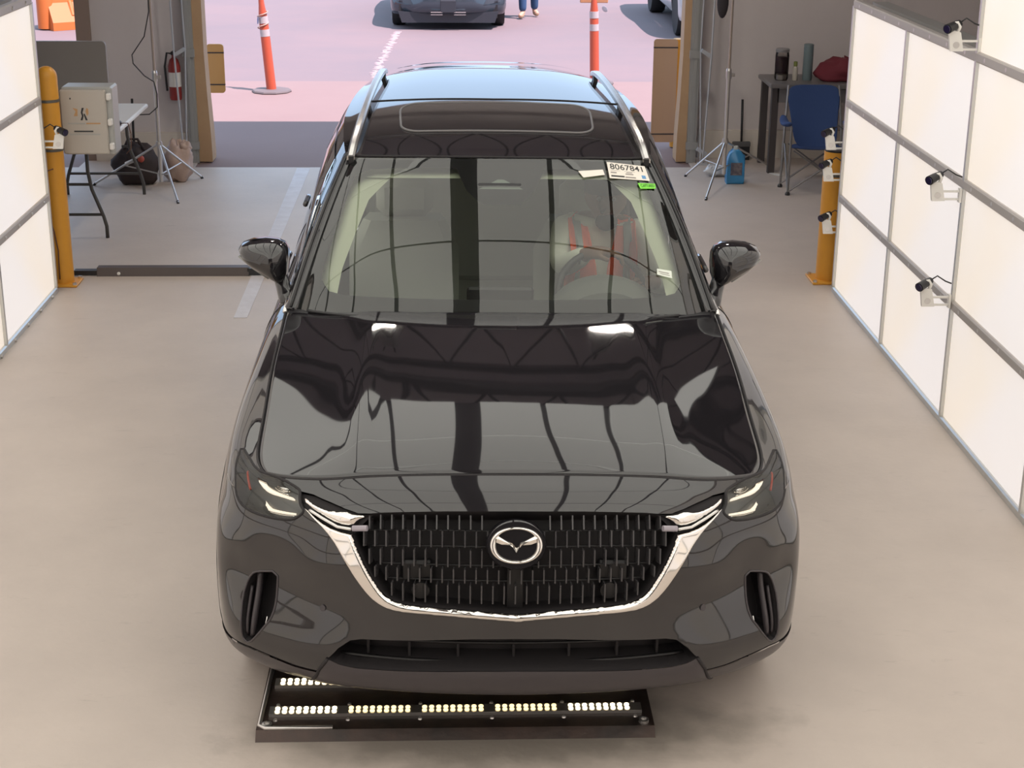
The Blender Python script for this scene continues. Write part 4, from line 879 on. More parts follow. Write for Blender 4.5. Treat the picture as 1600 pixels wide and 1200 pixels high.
# hood
def hgrid(name, q0, q1, t0, t1, nq, ntt, m, parent, off=0.):
    Q, T = np.meshgrid(np.linspace(q0, q1, nq), np.linspace(t0, t1, ntt), indexing='ij'); X = hood(Q.ravel(), T.ravel())+np.array([0, 0, off])
    F = [(i*ntt+j, (i+1)*ntt+j, (i+1)*ntt+j+1, i*ntt+j+1) for i in range(nq-1) for j in range(ntt-1)]
    return mk(name, X, F, m, parent, True)
hd = hgrid('hood', -.993, .993, .006, 1, 121, 71, PAINT, car); s = hd.modifiers.new('thick', 'SOLIDIFY'); s.thickness = .012; s.offset = -1
qs = np.linspace(-1, 1, 80)
MB().tube([tuple(hood([q], [.0])[0]+np.array([0, -.001, -.002])) for q in qs], .0042, 6).build('hood_seam', VOID, car, smooth=True)
for s in (1, -1):
    MB().tube([tuple(hood([s*.9985], [t_])[0]+np.array([0, 0, -.002])) for t_ in np.linspace(0, 1, 60)], .0042, 6).build('hood_seam', VOID, car, smooth=True)
# fenders, doors, quarter panels with wheel arches
def yz2ab(y, z, lo, hi):
    aa = np.linspace(lo, hi, 300); best = None
    a = (lo+hi)/2; b = 3.
    for _ in range(30):
        P = belt([a], [b])[0]; h = 1e-3; Ja = (belt([a+h], [b])[0]-P)/h; Jb = (belt([a], [b+h])[0]-P)/h
        J = np.array([[Ja[1], Jb[1]], [Ja[2], Jb[2]]]); r_ = np.array([y-P[1], z-P[2]]); st = np.linalg.lstsq(J, r_, rcond=1e-6)[0]; a = min(max(a+np.clip(st[0], -.4, .4), lo), hi); b = min(max(b+np.clip(st[1], -.5, .5), .01), 7.9)
    return a, (b if z > belt([a], [0.])[0][2]+.01 else -.3)
def arch(yc, zc, r, lo, hi):
    return [yz2ab(yc+r*math.cos(t_), zc+r*math.sin(t_), lo, hi) for t_ in np.linspace(-.22, PI+.22, 28)]
AF = [(a, max(b, -.3)) for a, b in arch(.95, .36, .41, 5.8, 9.8)]; AR = [(a, max(b, -.3)) for a, b in arch(4.07, .36, .41, 12.2, 15.2)]
AF = [(AF[0][0], -.5)]+AF+[(AF[-1][0], -.5)]; AR = [(AR[0][0], -.5)]+AR+[(AR[-1][0], -.5)]
CLAD = lambda lo, hi: [(lo, 0), (hi, 0), (hi, 1.05), (lo, 1.05)]
for s in (1, -1):
    f_ = (lambda p: p) if s > 0 else mir
    region('fender', belt, f_([(6.325, 0), (9.93, 0), (9.93, 8), (4.47, 8), (4.68, 5.945), (6.325, 5.945)]), [f_(LAMP), f_(AF)], PAINT, car, .1, .15, 0)
    region('wheel_arch_trim', belt, f_(dens(AF[1:-1], .1, .1, False)+[(a*1.0+(a-8.05)*.06, b+.22*max(0, 1-abs(a-8.05)/1.6)+.1) for a, b in AF[1:-1][::-1]]), [], TRIM, car, .12, .2, .006)
    dr = region('front_door', belt, f_([(9.955, 1.05), (11.985, 1.05), (11.985, 8), (9.955, 8)]), [], PAINT, car, .12, .25)
    region('rear_door', belt, f_([(12.01, 1.05), (13.2, 1.05), (13.6, 4.6), (13.7, 8), (12.01, 8)]), [f_(AR)], PAINT, car, .1, .2)
    region('quarter_panel', belt, f_([(13.225, 0), (16.2, 0), (16.2, 8), (13.725, 8), (13.625, 4.6)]), [f_(AR)], PAINT, car, .1, .2)
    region('side_cladding', belt, f_(CLAD(9.96, 13.2)), [], TRIM, car, .2, .3, .004)
    for a0 in (9.942, 11.997): edge_tube('door_seam', belt, f_([(a0, 1.0), (a0, 8)]), .004, VOID, car, -.001, False, .2, .2)
    for a0 in (11.55, 13.25): edge_tube('door_handle', belt, f_([(a0-.28, 6.25), (a0, 6.3)]), .014, PAINT, car, .02, False, .05, .2, 8)
    edge_tube('belt_molding', belt, f_([(9.7, 8), (15.0, 8)]), .009, SATIN, car, .002, False, .2, .2)
region('tailgate', belt, [(16.22, 2.6), (19.78, 2.6), (19.78, 8), (16.22, 8)], [], PAINT, car, .1, .3) if False else None
for s in (1, -1):
    f_ = (lambda p: p) if s > 0 else mir
    region('rear_body', belt, f_([(16.22, 0), (18, 0), (18, 8), (16.22, 8)]), [], PAINT, car, .12, .3)
    region('tail_light', belt, f_([(15.6, 5.2), (17.2, 5.4), (17.2, 6.0), (15.6, 6.2)]), [], mat('tail_red', (.35, .01, .01), .15), car, .12, .2, .006)
# glasshouse
for s in (1, -1):
    fn = side if s > 0 else sideL
    win1 = [(.22, .10), (1.90, .10), (1.90, 1.72), (.62, 1.72), (.16, .5)]; win2 = [(2.08, .10), (3.05, .10), (3.05, 1.72), (2.08, 1.72)]; win3 = [(3.2, .12), (4.1, .2), (3.95, 1.68), (3.2, 1.70)]
    region('door_frame', fn, [(0, 0), (5, 0), (5, 2), (0, 2)], [win1, win2, win3], PAINT, car, .08, .1)
    for wn, gm in ((win1, CGLASS), (win2, SGLASS), (win3, SGLASS)): region('side_window', fn, wn, [], gm, car, .2, .3, -.006)
    # A pillar moulding between windscreen and side
    b0 = [wind([s*3.93], [k*4])[0] for k in np.linspace(0, 1, 24)]; b1 = [fn([0.02], [k*2])[0] for k in np.linspace(0, 1, 24)]
    rr = []
    for p, q in zip(b0, b1):
        mid = (p+q)/2+np.array([s*.012, -.014, .016]); rr.append([tuple(p+np.array([0, 0, -.012])), tuple(p+np.array([0, -.003, .006])), tuple(mid), tuple(q+np.array([s*.006, 0, .003])), tuple(q+np.array([0, 0, -.02]))])
    pil = MB().rings(rr).build('roof_pillar', PAINT, car, smooth=True)
    MB().tube([tuple((p*.62+q*.38)+np.array([s*.008, -.013, .016])) for p, q in zip(b0, b1)], .006, 6).build('pillar_moulding', SATIN if False else PLAST, pil, smooth=True)
region('roof', roof, [(-3, 0), (3, 0), (3, 5), (-3, 5)], [], PAINT, car, .12, .12)
SUN_ = rrect(-1.30, 1.30, .95, 2.15, .28, 6)
sr = region('sunroof', roof, SUN_, [], PAINT, car, .12, .1, .004)
edge_tube('sunroof_gasket', roof, SUN_, .0055, mat('grey_gasket', (.16, .15, .15), .5), sr, .003, True, .1, .1)
edge_tube('roof_seam', roof, [(-2.1, 2.42), (-1.2, 2.34), (0, 2.30), (1.2, 2.34), (2.1, 2.42)], .004, VOID, car, .001, False, .1, .1)
region('rear_spoiler', roof, [(-2.6, 4.75), (2.6, 4.75), (2.4, 5), (-2.4, 5)], [], PAINT, car, .2, .1, .02)
edge_tube('roof_header_seam', roof, [(-2.9, .06), (0, .03), (2.9, .06)], .005, VOID, car, -.001, False, .1, .1)
for s in (1, -1):
    pts = np.array([(.640, 2.33, 1.580), (.632, 2.46, 1.622), (.620, 2.7, 1.660), (.608, 3.15, 1.690), (.596, 3.7, 1.698), (.582, 4.15, 1.690), (.574, 4.36, 1.665)]); C_ = cr(pts, np.linspace(0, 6, 40))
    rr = []
    for i, p in enumerate(C_):
        w_, h_ = .017, .012; rr.append([(s*(p[0]+dx*w_), p[1], p[2]+dz*h_) for dx, dz in ((-1, -1.2), (-1, .4), (-.5, 1), (.5, 1), (1, .4), (1, -1.2))])
    MB().rings(rr).build('roof_rail', SATIN, car, auto=35)
    for i in (2, 20, 36): p = C_[i]; MB().box((s*p[0], p[1], p[2]-.03), (.022, .10, .05)).build('rail_foot', PLAST, car)
# rear window
P = [(-.60, 4.70, 1.58), (.60, 4.70, 1.58), (.66, 4.83, 1.22), (-.66, 4.83, 1.22)]
mk('rear_window', P, [(0, 1, 2, 3)], SGLASS, car)
# windscreen
FR = [(-3.3, 1.0), (-3.2, .75), (-2.85, .53), (-2.4, .48), (2.4, .48), (2.85, .53), (3.2, .75), (3.3, 1.0), (3.36, 2.9), (3.2, 3.45), (2.6, 3.66), (1.9, 3.70), (.75, 3.70), (.55, 3.05), (.3, 2.68), (-.3, 2.68), (-.55, 3.05), (-.75, 3.70), (-1.9, 3.70), (-2.6, 3.66), (-3.2, 3.45), (-3.36, 2.9)]
wsg = region('windscreen', wind, [(-4, 0), (4, 0), (4, 4), (-4, 4)], [], WGLASS, car, .14, .14)
region('windscreen_border', wind, [(-4, 0), (4, 0), (4, 4), (-4, 4)], [FR], PLAST, wsg, .2, .2, -.004)
poly = [(-.33, 3.12), (.33, 3.12), (0.0, 3.36)]; region('sensor_window', wind, [(-.36, 3.10), (.36, 3.10), (.05, 3.38), (-.05, 3.38)], [], mat('sensor_grey', (.30, .34, .30), .4), wsg, .1, .1, -.003)
# cowl panel and wipers
cw = [(x, 1.47+.18*abs(x/.84)**2.5, 1.118-.012*abs(x/.84)) for x in np.linspace(-.84, .84, 41)]
MB().rings([[tuple(np.array(p)+np.array(d)) for p in cw]+[tuple(np.array(p)+np.array(d)+np.array([0, .0, -.03])) for p in cw[::-1]] for d in ((0, -.05, -.01), (0, .10, -.006))]).build('cowl_panel', TRIM, car, auto=40)
for s, x0, x1 in ((1, .55, -.05), (1, -.12, -.68)):
    MB().tube([tuple(wind([x/.2], [.05])[0]+np.array([0, -.01, .006])) for x in np.linspace(x0, x1, 12)], .006, 6).build('wiper', BLK, car, smooth=True)
# stickers on the glass
PAPER = mat('cream_paper', (.80, .74, .66), .6); INK = mat('dark_ink', (.03, .03, .03), .6); INKB = mat('blue_ink', (.12, .30, .55), .6); INKG = mat('grey_ink', (.30, .27, .25), .6)
def wp(a, b, off=.004): return wind([a], [b])[0]+normals(wind, np.array([a]), np.array([b]))[0]*off
def corners(corn, off): return [wp(c[0], c[1], off) for c in corn]
def sticker(corn, nx, ny, m, name):
    q = corners(corn, .006)
    return MB().rings([[tuple(p) for p in q], [tuple(p+np.array([0, -.0006, .0008])) for p in q]]).build(name, m, car)
def stext(st, corn, txt, x0, x1, y0, y1, m, bold=False): return quad_text('lettering', txt, corners(corn, .0078), x0, x1, y0, y1, m, st, (0, 0, 0), bold)
def sbar(st, corn, x0, x1, y0, y1, m):
    q = corners(corn, .0078); return mk('print_line', [quad_pt(q, x, y) for x, y in ((x0, y0), (x1, y0), (x1, y1), (x0, y1))], [(0, 1, 2, 3)], m, st)
TK = [(2.02, 3.90), (3.50, 3.76), (3.40, 3.30), (1.97, 3.40)]
st = sticker(TK, 6, 4, PAPER, 'lot_ticket')
stext(st, TK, '8067841', .06, .90, .56, .92, INK, True)
sbar(st, TK, .05, .20, .32, .40, INKG); sbar(st, TK, .42, .62, .28, .36, INKG); sbar(st, TK, .45, .60, .40, .45, INKG)
sbar(st, TK, .05, .38, .10, .19, INK); sbar(st, TK, .40, .66, .08, .16, INKG); sbar(st, TK, .40, .68, .48, .50, INKG); sbar(st, TK, .06, .30, .48, .50, INKG); sbar(st, TK, .82, .92, .10, .32, INKB)
W1 = [(1.36, 3.60), (1.87, 3.66), (1.88, 3.50), (1.43, 3.41)]; sticker(W1, 3, 2, PAPER, 'paper_slip')
GRN = mat('neon_green_label', (.22, .75, .06), .5); G1 = [(2.75, 3.25), (3.72, 3.20), (3.60, 3.06), (2.78, 3.08)]; st = sticker(G1, 3, 2, GRN, 'green_label'); stext(st, G1, 'CAPTURED', .10, .92, .25, .8, mat('green_ink', (.02, .12, .01), .6), True)
L1 = [(2.5, 1.06), (2.9, .98), (2.85, .82), (2.46, .93)]; st = sticker(L1, 3, 2, mat('pale_label', (.70, .74, .66), .6), 'small_label'); sbar(st, L1, .1, .8, .5, .62, INKG); sbar(st, L1, .2, .85, .25, .33, INKG)
# side mirrors
MP = [(1.078, 1.285), (1.062, 1.305), (1.02, 1.322), (.965, 1.330), (.915, 1.326), (.885, 1.312), (.870, 1.285), (.868, 1.24), (.874, 1.19), (.886, 1.155), (.905, 1.145), (.935, 1.160), (.985, 1.192), (1.035, 1.222), (1.066, 1.252)]
mc = np.array([.965, 1.245])
for s in (1, -1):
    def ring(k, y, dz=0): return [(s*(mc[0]+(x-mc[0])*k), y+.10*(x-.87), mc[1]+(z-mc[1])*k+dz) for x, z in MP]
    mr = MB().rings([ring(.30, 1.770, .01), ring(.62, 1.782, .006), ring(.84, 1.810, .002), ring(.96, 1.850), ring(1.0, 1.895), ring(.985, 1.925), ring(.93, 1.928)]).build('side_mirror', PAINT, car, smooth=True)
    MB().rings([ring(.90, 1.929), ring(.90, 1.932)]).build('mirror_glass', mat('mirror_silver', (.8, .8, .8), .03, 1), mr)
    MB().tube([(s*.905, 1.86, 1.18), (s*.89, 1.84, 1.135), (s*.875, 1.80, 1.105), (s*.855, 1.77, 1.095)], [.030, .032, .036, .040], 10).build('mirror_arm', PAINT, mr, smooth=True)
    MB().tube([(s*1.072, 1.865, 1.262), (s*1.02, 1.845, 1.222), (s*.95, 1.83, 1.178)], .005, 6).build('turn_signal', mat('grey_lens', (.3, .3, .28), .2), mr, smooth=True)
# wheels
def wheel(x, y, s):
    o = MB().lathe([(.27, -.11), (.355, -.115), (.372, -.09), (.376, 0), (.372, .09), (.355, .115), (.27, .11)], n=40, axis='x').build('wheel', RUBBER, car, auto=50); o.location = (x, y, .376)
    MB().lathe([(.27, -.105), (.275, .10), (.262, .105), (.25, .06), (.25, -.105)], n=36, axis='x').build('rim', RIM, o, auto=40)
    for k in range(10):
        a = 2*PI*k/10; b = MB().box((0, .145, 0), (.03, .23, .04), bev=.008).build('spoke', RIM, o); b.rotation_euler = (a, 0, 0); b.location = (s*.075, 0, 0)
    MB().lathe([(.065, .06), (.06, .085), (0, .09)], n=20, axis='x').build('hub_cap', RIM, o).scale = (s, 1, 1)
    MB().lathe([(.18, -.01), (.18, .01), (0, .01)], n=28, axis='x').build('brake_disc', STEEL, o)
for s in (1, -1):
    for y in (.95, 4.07):
        wheel(s*.862, y, s)
        MB().rings([[(s*.58, y+.42*math.cos(a), .37+.42*math.sin(a)), (s*.97, y+.42*math.cos(a), .37+.42*math.sin(a))] for a in np.linspace(-.3, PI+.3, 20)], cap=False).build('wheel_well', VOID, car)
MB().box((0, 2.55, .33), (1.62, 4.5, .10)).build('underbody', VOID, car)
MB().box((0, .55, .46), (1.1, .5, .22)).build('engine_tray', VOID, car)
# interior
MB().rings([[(x, y, z+.0) for y, z in ((1.50, 1.03), (1.62, 1.075), (1.80, 1.085), (1.92, 1.06), (1.97, .95), (1.95, .6), (1.5, .6))] for x in (-.80, .80)]).build('dashboard', DASH, car)
MB().box((0, 2.4, .45), (1.6, 3.6, .06)).build('cabin_floor', DASH, car)
MB().box((0, 1.93, 1.07), (.28, .025, .10), bev=.01).build('screen', PLAST, car)
MB().rings([[(.43+.23*k*math.cos(a), y, 1.02+.165*k*math.sin(a)) for a in np.linspace(-.15, PI+.15, 24)] for k, y in ((.80, 1.74), (.95, 1.80), (1, 1.90), (.93, 1.915))]).build('instrument_hood', DASH, car, auto=50)
region('headliner', roof, [(-2.8, .06), (2.8, .06), (2.8, 4.8), (-2.8, 4.8)], [], CREAM, car, .3, .3, -.035)
for s in (1, -1):
    f_ = (lambda p: p) if s > 0 else mir
    region('pillar_trim', wind, f_([(2.75, .45), (3.7, .45), (3.75, 3.9), (1.9, 3.9), (2.2, 3.50), (2.55, 3.0), (2.80, 1.2)]), [], CREAM, car, .15, .2, -.05)
region('visor_header', wind, [(-2.9, 3.62), (2.9, 3.62), (2.9, 3.95), (-2.9, 3.95)], [], CREAM, car, .3, .15, -.04)
def seat(x, y):
    b = MB(); b.box((x, y+.02, .62), (.50, .54, .16), bev=.05); st_ = b.build('seat', SEAT, car, auto=40)
    MB().rings([[(x+dx*k, y+.28+yy, z) for dx, yy in ((-.25, -.05), (-.20, -.09), (.20, -.09), (.25, -.05), (.22, .08), (-.22, .08))] for k, yy0, z in ((1, 0, .62),)]+[[(x+dx*k, y+.28+yy+sl, z) for dx, yy in ((-.25, -.05), (-.20, -.09), (.20, -.09), (.25, -.05), (.22, .08), (-.22, .08))] for k, sl, z in ((1, .03, .85), (1, .09, 1.12), (.75, .13, 1.24))]).build('backrest', SEAT, st_, auto=40)
    MB().box((x, y+.43, 1.33), (.26, .11, .18), bev=.04).build('headrest', SEAT, st_, auto=40)
seat(-.42, 2.28); seat(.42, 2.28)
MB().box((0, 3.35, .62), (1.3, .52, .16), bev=.05).build('rear_seat', SEAT, car, auto=40); MB().box((0, 3.68, .95), (1.3, .16, .6), rot=(-.25, 0, 0), bev=.05).build('rear_backrest', SEAT, car, auto=40)
SWC = Vector((.43, 1.985, 1.075)); tl = Euler((math.radians(62), 0, 0)).to_matrix()
sw = MB().tube([SWC+tl @ Vector((.185*math.cos(a), .185*math.sin(a), 0)) for a in np.linspace(0, 2*PI, 40, endpoint=False)], .015, 8, close=True).build('steering_wheel', BLK, car, smooth=True)
MB().ball(tuple(SWC), (.07, .03, .06)).build('wheel_hub', BLK, sw, smooth=True)
for a in (PI, 0, -PI/2): MB().tube([SWC, SWC+tl @ Vector((.18*math.cos(a), .18*math.sin(a), 0))], .012, 6).build('wheel_spoke', BLK, sw)
MB().tube([SWC, SWC+Vector((0, -.22, -.12))], .03, 10).build('column', BLK, sw)
MB().box((-.005, 2.06, 1.50), (.20, .03, .065), bev=.02).build('rearview_mirror', BLK, car)
# ------------------------------------------------------------------ people
def skin_mesh(name, V, Ed, R, m, parent, root=0, sub=2):
    me = bpy.data.meshes.new(name); me.from_pydata([tuple(v) for v in V], Ed, []); o = bpy.data.objects.new(name, me); COL.objects.link(o)
    sk = o.modifiers.new('skin', 'SKIN'); sk.use_smooth_shade = True
    for i, r in enumerate(R):
        sv = me.skin_vertices[0].data[i]; sv.radius = (r, r) if not isinstance(r, tuple) else r; sv.use_root = (i == root)
    ss = o.modifiers.new('sub', 'SUBSURF'); ss.levels = sub; ss.render_levels = sub
    bpy.context.view_layer.update(); dg = bpy.context.evaluated_depsgraph_get()
    nm = bpy.data.meshes.new_from_object(o.evaluated_get(dg)); bpy.data.objects.remove(o); bpy.data.meshes.remove(me)
    nm.name = name; nm.polygons.foreach_set('use_smooth', [True]*len(nm.polygons)); nm.materials.clear()
    return link(name, nm, m, parent)
class G:
    def __init__(s): s.V = []; s.E = []; s.R = []
    def p(s, v, r, par=None):
        s.V.append(Vector(v)); s.R.append(r); i = len(s.V)-1
        if par is not None: s.E.append((par, i))
        return i
SKIN = mat('brown_skin', (.20, .105, .065), .55); SKIN2 = mat('light_skin', (.50, .30, .21), .55)
def hand(g, w, par, d, up, side_, sc=1., curl=.5):
    """w wrist, d finger direction, up back-of-hand direction, side_ thumb direction"""
    d, up, side_ = Vector(d).normalized(), Vector(up).normalized(), Vector(side_).normalized(); w = Vector(w)
    pc = g.p(w+d*.05*sc, .028*sc, par); k = g.p(w+d*.085*sc, .026*sc, pc)
    for i, (off, L) in enumerate(((.030, .070), (.010, .080), (-.010, .075), (-.029, .058))):
        a = g.p(w+d*.095*sc+side_*off*sc, .0095*sc, k); b = g.p(w+d*(.095+L*.5)*sc+side_*off*1.1*sc-up*L*.3*curl*sc, .0088*sc, a)
        g.p(w+d*(.095+L*(1-.5*curl))*sc+side_*off*1.1*sc-up*L*1.0*curl*sc, .0075*sc, b)
    a = g.p(w+d*.035*sc+side_*.042*sc-up*.008*sc, .012*sc, pc); g.p(w+d*.075*sc+side_*.055*sc-up*.03*curl*sc, .0095*sc, a)
def person(label, J, skin, shirt, pants, shoes, slim=1., group=None, rootloc=(0, 0, 0), hands=None, look=(0, -1, 0)):
    t = thing('person', label, 'person', rootloc); j = {k: Vector(v)-Vector(rootloc) for k, v in J.items()}; look = Vector(look).normalized()
    g = G(); pe = g.p(j['pelvis'], .13*slim); sp = g.p(j['spine'], .125*slim, pe); chst = g.p(j['chest'], .135*slim, sp); nk = g.p(j['neck'], .056, chst); hb = g.p(j['head']+Vector((0, 0, -.055))+look*.02, .068, nk); hm = g.p(j['head']+Vector((0, 0, .01)), .088, hb); ht = g.p(j['head']+Vector((0, 0, .075))-look*.01, .066, hm)
    ns = g.p(j['head']+look*.098+Vector((0, 0, -.012)), .012, hm)
    sx = look.cross(Vector((0, 0, 1))).normalized()
    for s in (1, -1): g.p(j['head']+sx*s*.092+Vector((0, 0, -.005)), .014, hm)
    for S in 'LR':
        a = g.p(j['sh'+S], .066, chst); e = g.p(j['el'+S], .045, a); m_ = g.p(j['el'+S].lerp(j['wr'+S], .4), .042, e); w_ = g.p(j['wr'+S], .029, m_)
        hd_ = hands[S] if hands else None
        d, up, sd, cu = hd_ if hd_ else ((j['wr'+S]-j['el'+S]), (0, 0, 1) if abs((j['wr'+S]-j['el'+S]).normalized().z) < .7 else tuple(sx*(1 if S == 'R' else -1)), tuple(look), .35)
        hand(g, j['wr'+S], w_, d, up, sd, 1., cu)
        h = g.p(j['hip'+S], .095, pe); k = g.p(j['kn'+S], .06, h); c = g.p(j['kn'+S].lerp(j['an'+S], .35), .058, k); an = g.p(j['an'+S], .042, c); g.p(j['to'+S], .035, an)
    body = skin_mesh('body', g.V, g.E, g.R, skin, t)
    def cloth(name, spec, m):
        g = G(); ids = {}
        for key, pos, r, par in spec: ids[key] = g.p(pos, r, ids.get(par))
        return skin_mesh(name, g.V, g.E, g.R, m, t)
    spec = [('pe', j['pelvis'], .142*slim, None), ('sp', j['spine'], .138*slim, 'pe'), ('ch', j['chest'], .150*slim, 'sp'), ('nk', j['neck']-Vector((0, 0, .03)), .068, 'ch')]
    for S in 'LR': spec += [('s'+S, j['sh'+S], .078, 'ch'), ('e'+S, j['el'+S], .058, 's'+S), ('w'+S, j['el'+S].lerp(j['wr'+S], .93), .042, 'e'+S)]
    cloth('shirt', spec, shirt)
    spec = [('pe', j['pelvis'], .147, None)]
    for S in 'LR': spec += [('h'+S, j['hip'+S], .107, 'pe'), ('k'+S, j['kn'+S], .078, 'h'+S), ('m'+S, j['kn'+S].lerp(j['an'+S], .5), .072, 'k'+S), ('a'+S, j['kn'+S].lerp(j['an'+S], .97), .064, 'm'+S)]
    cloth('jeans', spec, pants)
    for S in 'LR':
        a, b = j['an'+S], j['to'+S]; g = G(); i = g.p(a+(a-b)*.25+Vector((0, 0, -.035)), .036); k = g.p(a.lerp(b, .5)+Vector((0, 0, -.02)), .045, i); g.p(b+Vector((0, 0, -.0)), .038, k); i2 = g.p(a+Vector((0, 0, .0)), .05, i); skin_mesh('shoe', g.V, g.E, g.R, shoes, t)
    HAIR = mat('dark_hair', (.012, .010, .009), .7)
    b = MB(); c = j['head']+Vector((0, 0, .035))-look*.018; rr = []
    for th in np.linspace(.05, 1.75, 8):
        rr.append([tuple(c+Vector((.098*math.sin(th)*math.cos(a), .108*math.sin(th)*math.sin(a), .098*math.cos(th)))) for a in np.linspace(0, 2*PI, 20, endpoint=False)])
    b.rings(rr); b.build('hair', HAIR, t, smooth=True)
    ey = MB()
    for s in (1, -1): ey.ball(tuple(j['head']+look*.080+sx*s*.032+Vector((0, 0, .014))), .010, 10, 7)
    ey.build('eyes', mat('eye_white', (.35, .33, .30), .3), body, smooth=True)
    MB().tube([tuple(j['head']+look*(.083-.012*abs(s))+sx*s*.03+Vector((0, 0, -.055))) for s in (-1, -.4, 0, .4, 1)], .006, 6).build('mouth', mat('lip_colour', (.16, .06, .05), .5), body, smooth=True)
    return t
drv = person('driver in orange vest and pale grey shirt with one hand on the steering wheel', dict(pelvis=(.45, 2.42, .80), spine=(.455, 2.47, 1.0), chest=(.465, 2.47, 1.17), neck=(.475, 2.45, 1.30), head=(.48, 2.41, 1.40), shL=(.30, 2.44, 1.235), elL=(.275, 2.20, 1.13), wrL=(.385, 2.06, 1.235), shR=(.63, 2.44, 1.22), elR=(.725, 2.24, 1.04), wrR=(.66, 2.08, 1.10), hipL=(.36, 2.36, .77), knL=(.36, 1.98, .80), anL=(.36, 1.74, .56), toL=(.36, 1.60, .54), hipR=(.54, 2.36, .77), knR=(.56, 2.0, .80), anR=(.54, 1.78, .56), toR=(.54, 1.64, .54)),
    SKIN, mat('pale_grey_shirt', (.72, .72, .62), .85), mat('dark_trousers', (.03, .03, .035), .8), BLK, .86, rootloc=(.45, 2.42, .70), hands={'L': ((.9, -.25, .05), (0, -.2, 1), (.1, -1, 0), .75), 'R': ((-.5, -.7, .1), (.2, 0, 1), (-.6, .3, .5), .8)}, look=(-.05, -1, -.12))
VEST = mat('vest_orange', (1.0, .15, .06), .7); REF = mat('vest_reflective_grey', (.30, .32, .31), .4)
from mathutils.bvhtree import BVHTree
RL = Vector((.45, 2.42, .70))
shirt_o = [c for c in drv.children if c.name.startswith('shirt')][0]; me_ = shirt_o.data
bvh = BVHTree.FromPolygons([v.co.copy() for v in me_.vertices], [tuple(p.vertices) for p in me_.polygons])
def vstrip(name, rows_, m, off, parent, th=.004):
    R = []
    for z, x0, x1 in rows_:
        r = []
        for x in np.linspace(x0, x1, 7):
            h = None; zz = z-.70
            while h is None and zz > 0: h = bvh.ray_cast(Vector((x-.45, -1, zz)), Vector((0, 1, 0)))[0]; zz -= .008
            r.append((x-.45, (h.y if h else 0.)-off, zz+.008))
        R.append(r)
    return canvas(name, R, m, parent, th)
ZS = (1.335, 1.31, 1.28, 1.24, 1.2, 1.14, 1.08, 1.02, .96, .90, .84)
for s_ in (-1, 1):
    vstrip('vest_front', [(z, .465+s_*(.020+.22*max(0, z-1.08)), .465+s_*(.150+.10*max(0, 1.24-z))) for z in ZS], VEST, .010, drv, .006)
    vstrip('vest_reflective_strip', [(z, .465+s_*(.092+.02*(1.29-z)), .465+s_*(.130+.02*(1.29-z))) for z in ZS], REF, .018, drv)
vstrip('vest_back', [(z, .29, .64) for z in (1.26, 1.1, .9)], VEST, -.30, drv)
vstrip('vest_pocket', [(1.11, .585, .635), (1.09, .585, .635)], mat('dark_pocket', (.05, .05, .05), .6), .024, drv)
MB().ball((.03, -.08, .60), (.05, .035, .04)).build('beard', mat('dark_beard', (.015, .012, .01), .8), drv, smooth=True)

px, py = 1.03, 22.25
person('person in blue jeans and tan shoes standing on the lot beside the grey-blue car', dict(pelvis=(px, py, .96), spine=(px, py+.01, 1.14), chest=(px, py, 1.32), neck=(px, py, 1.50), head=(px, py-.02, 1.63), shL=(px-.18, py, 1.42), elL=(px-.26, py+.03, 1.14), wrL=(px-.27, py-.05, .90), shR=(px+.18, py, 1.42), elR=(px+.27, py+.03, 1.14), wrR=(px+.27, py-.05, .90), hipL=(px-.09, py, .90), knL=(px-.09, py-.02, .50), anL=(px-.08, py, .085), toL=(px-.14, py-.14, .035), hipR=(px+.09, py+.1, .90), knR=(px+.12, py+.25, .50), anR=(px+.13, py+.35, .085), toR=(px+.18, py+.22, .035)),
    SKIN2, mat('grey_tshirt', (.25, .25, .27), .85), mat('blue_denim', (.035, .085, .18), .85), mat('tan_shoe', (.40, .28, .17), .6), rootloc=(px, py, -.014), look=(-.3, -1, 0))

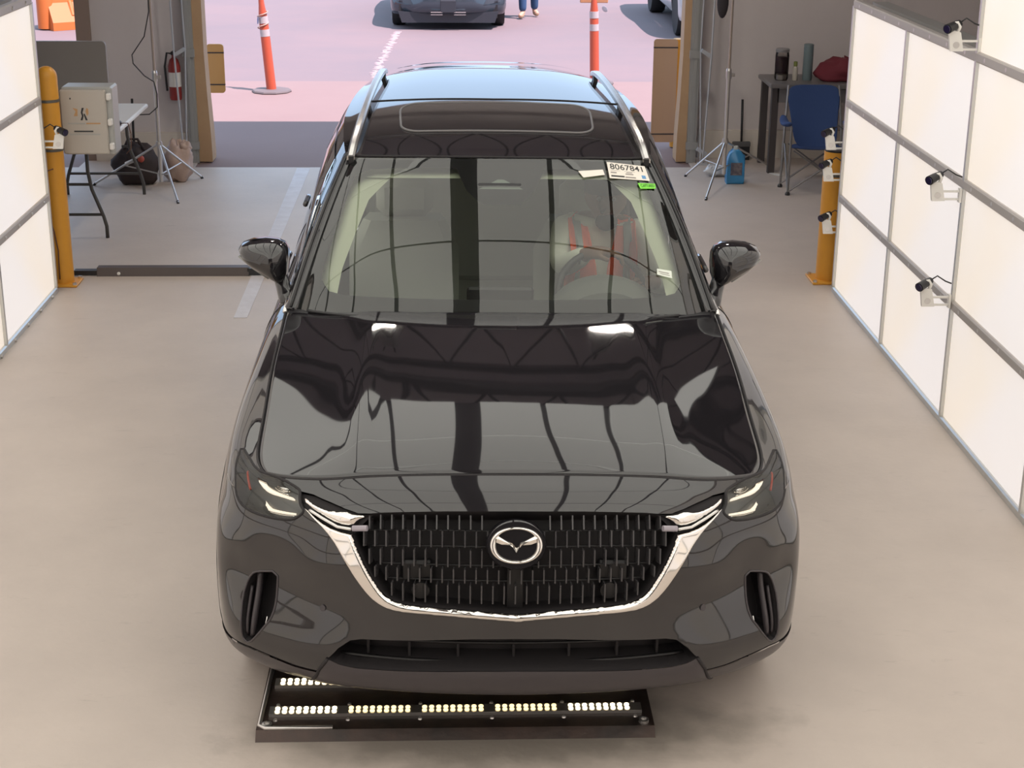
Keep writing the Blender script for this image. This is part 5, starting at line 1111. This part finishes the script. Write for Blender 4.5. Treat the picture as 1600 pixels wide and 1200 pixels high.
# ------------------------------------------------------------------ other vehicles
def plain_car(name, label, cat, loc, sc, paint, trim):
    t = thing(name, label, cat, loc); t.scale = sc
    LMP = [(a, b) for a, b in LAMP]
    region('body', belt, [(-17.99, 0), (17.99, 0), (17.99, 8), (-17.99, 8)], [AF, AR, mir(AF), mir(AR)], paint, t, .25, .4)
    hgrid('hood', -1, 1, 0, 1, 30, 20, paint, t)
    region('roof', roof, [(-3, 0), (3, 0), (3, 5), (-3, 5)], [], paint, t, .3, .3)
    region('windscreen', wind, [(-4, 0), (4, 0), (4, 4), (-4, 4)], [], SGLASS, t, .4, .4)
    for s in (1, -1):
        fn = side if s > 0 else sideL
        w1 = [(.22, .10), (1.90, .10), (1.90, 1.72), (.62, 1.72)]; w2 = [(2.08, .10), (4.0, .14), (3.9, 1.70), (2.08, 1.72)]
        region('door_frame', fn, [(0, 0), (5, 0), (5, 2), (0, 2)], [w1, w2], paint, t, .3, .3); region('side_window', fn, w1, [], SGLASS, t, .4, .4, -.006); region('side_window', fn, w2, [], SGLASS, t, .4, .4, -.006)
        region('headlight', belt, LMP if s > 0 else mir(LMP), [], mat('pale_lamp', (.55, .58, .6), .15), t, .2, .3, .006)
        pk = [(2.9, 2.0), (4.8, 2.2), (4.6, 3.3), (3.6, 3.2)]; region('corner_intake', belt, pk if s > 0 else mir(pk), [], trim, t, .2, .3, .006)
        MB().box((s*.20-.0, -.012, .305), (.20, .02, .016)).build('grille_bar', SATIN, t); MB().box((s*.20, -.012, .265), (.20, .02, .012)).build('grille_bar', SATIN, t)
        for y in (.95, 4.07):
            o = MB().lathe([(.27, -.11), (.355, -.115), (.375, -.09), (.375, .09), (.355, .115), (.27, .11)], n=28, axis='x').build('wheel', RUBBER, t, auto=50); o.location = (s*.87, y, .375)
            MB().lathe([(.265, -.08), (.265, .08), (.1, .095), (0, .095)], n=24, axis='x').build('rim', RIM, o, auto=40)
    MB().box((0, -.012, .40), (.26, .02, .20), bev=.006).build('licence_plate', trim, t)
    region('grille', belt, [(-2.2, 3.6), (2.2, 3.6), (2.5, 5.6), (-2.5, 5.6)], [], trim, t, .3, .3, .006)
    MB().box((0, 2.55, .30), (1.7, 4.7, .22)).build('underbody', VOID, t); MB().prism([(-.80, .12), (.80, .12), (.86, .30), (-.86, .30)], .12, 'xz', .12).build('air_dam', trim, t)
    return t
plain_car('parked_car', 'dark grey-blue car parked outside facing the door', 'car', (-.27, 20.55, -.014), (.90, .9, .92), mat('slate_paint', (.055, .07, .085), .12, .3, ior=1.6), mat('dark_car_trim', (.03, .033, .04), .4))
plain_car('pickup', 'white vehicle parked outside by the tan guard plate', 'car', (4.22, 19.1, -.014), (1.06, 1.05, 1.1), mat('white_car_paint', (.5, .5, .5), .15), mat('dark_car_trim', (.03, .033, .04), .4))
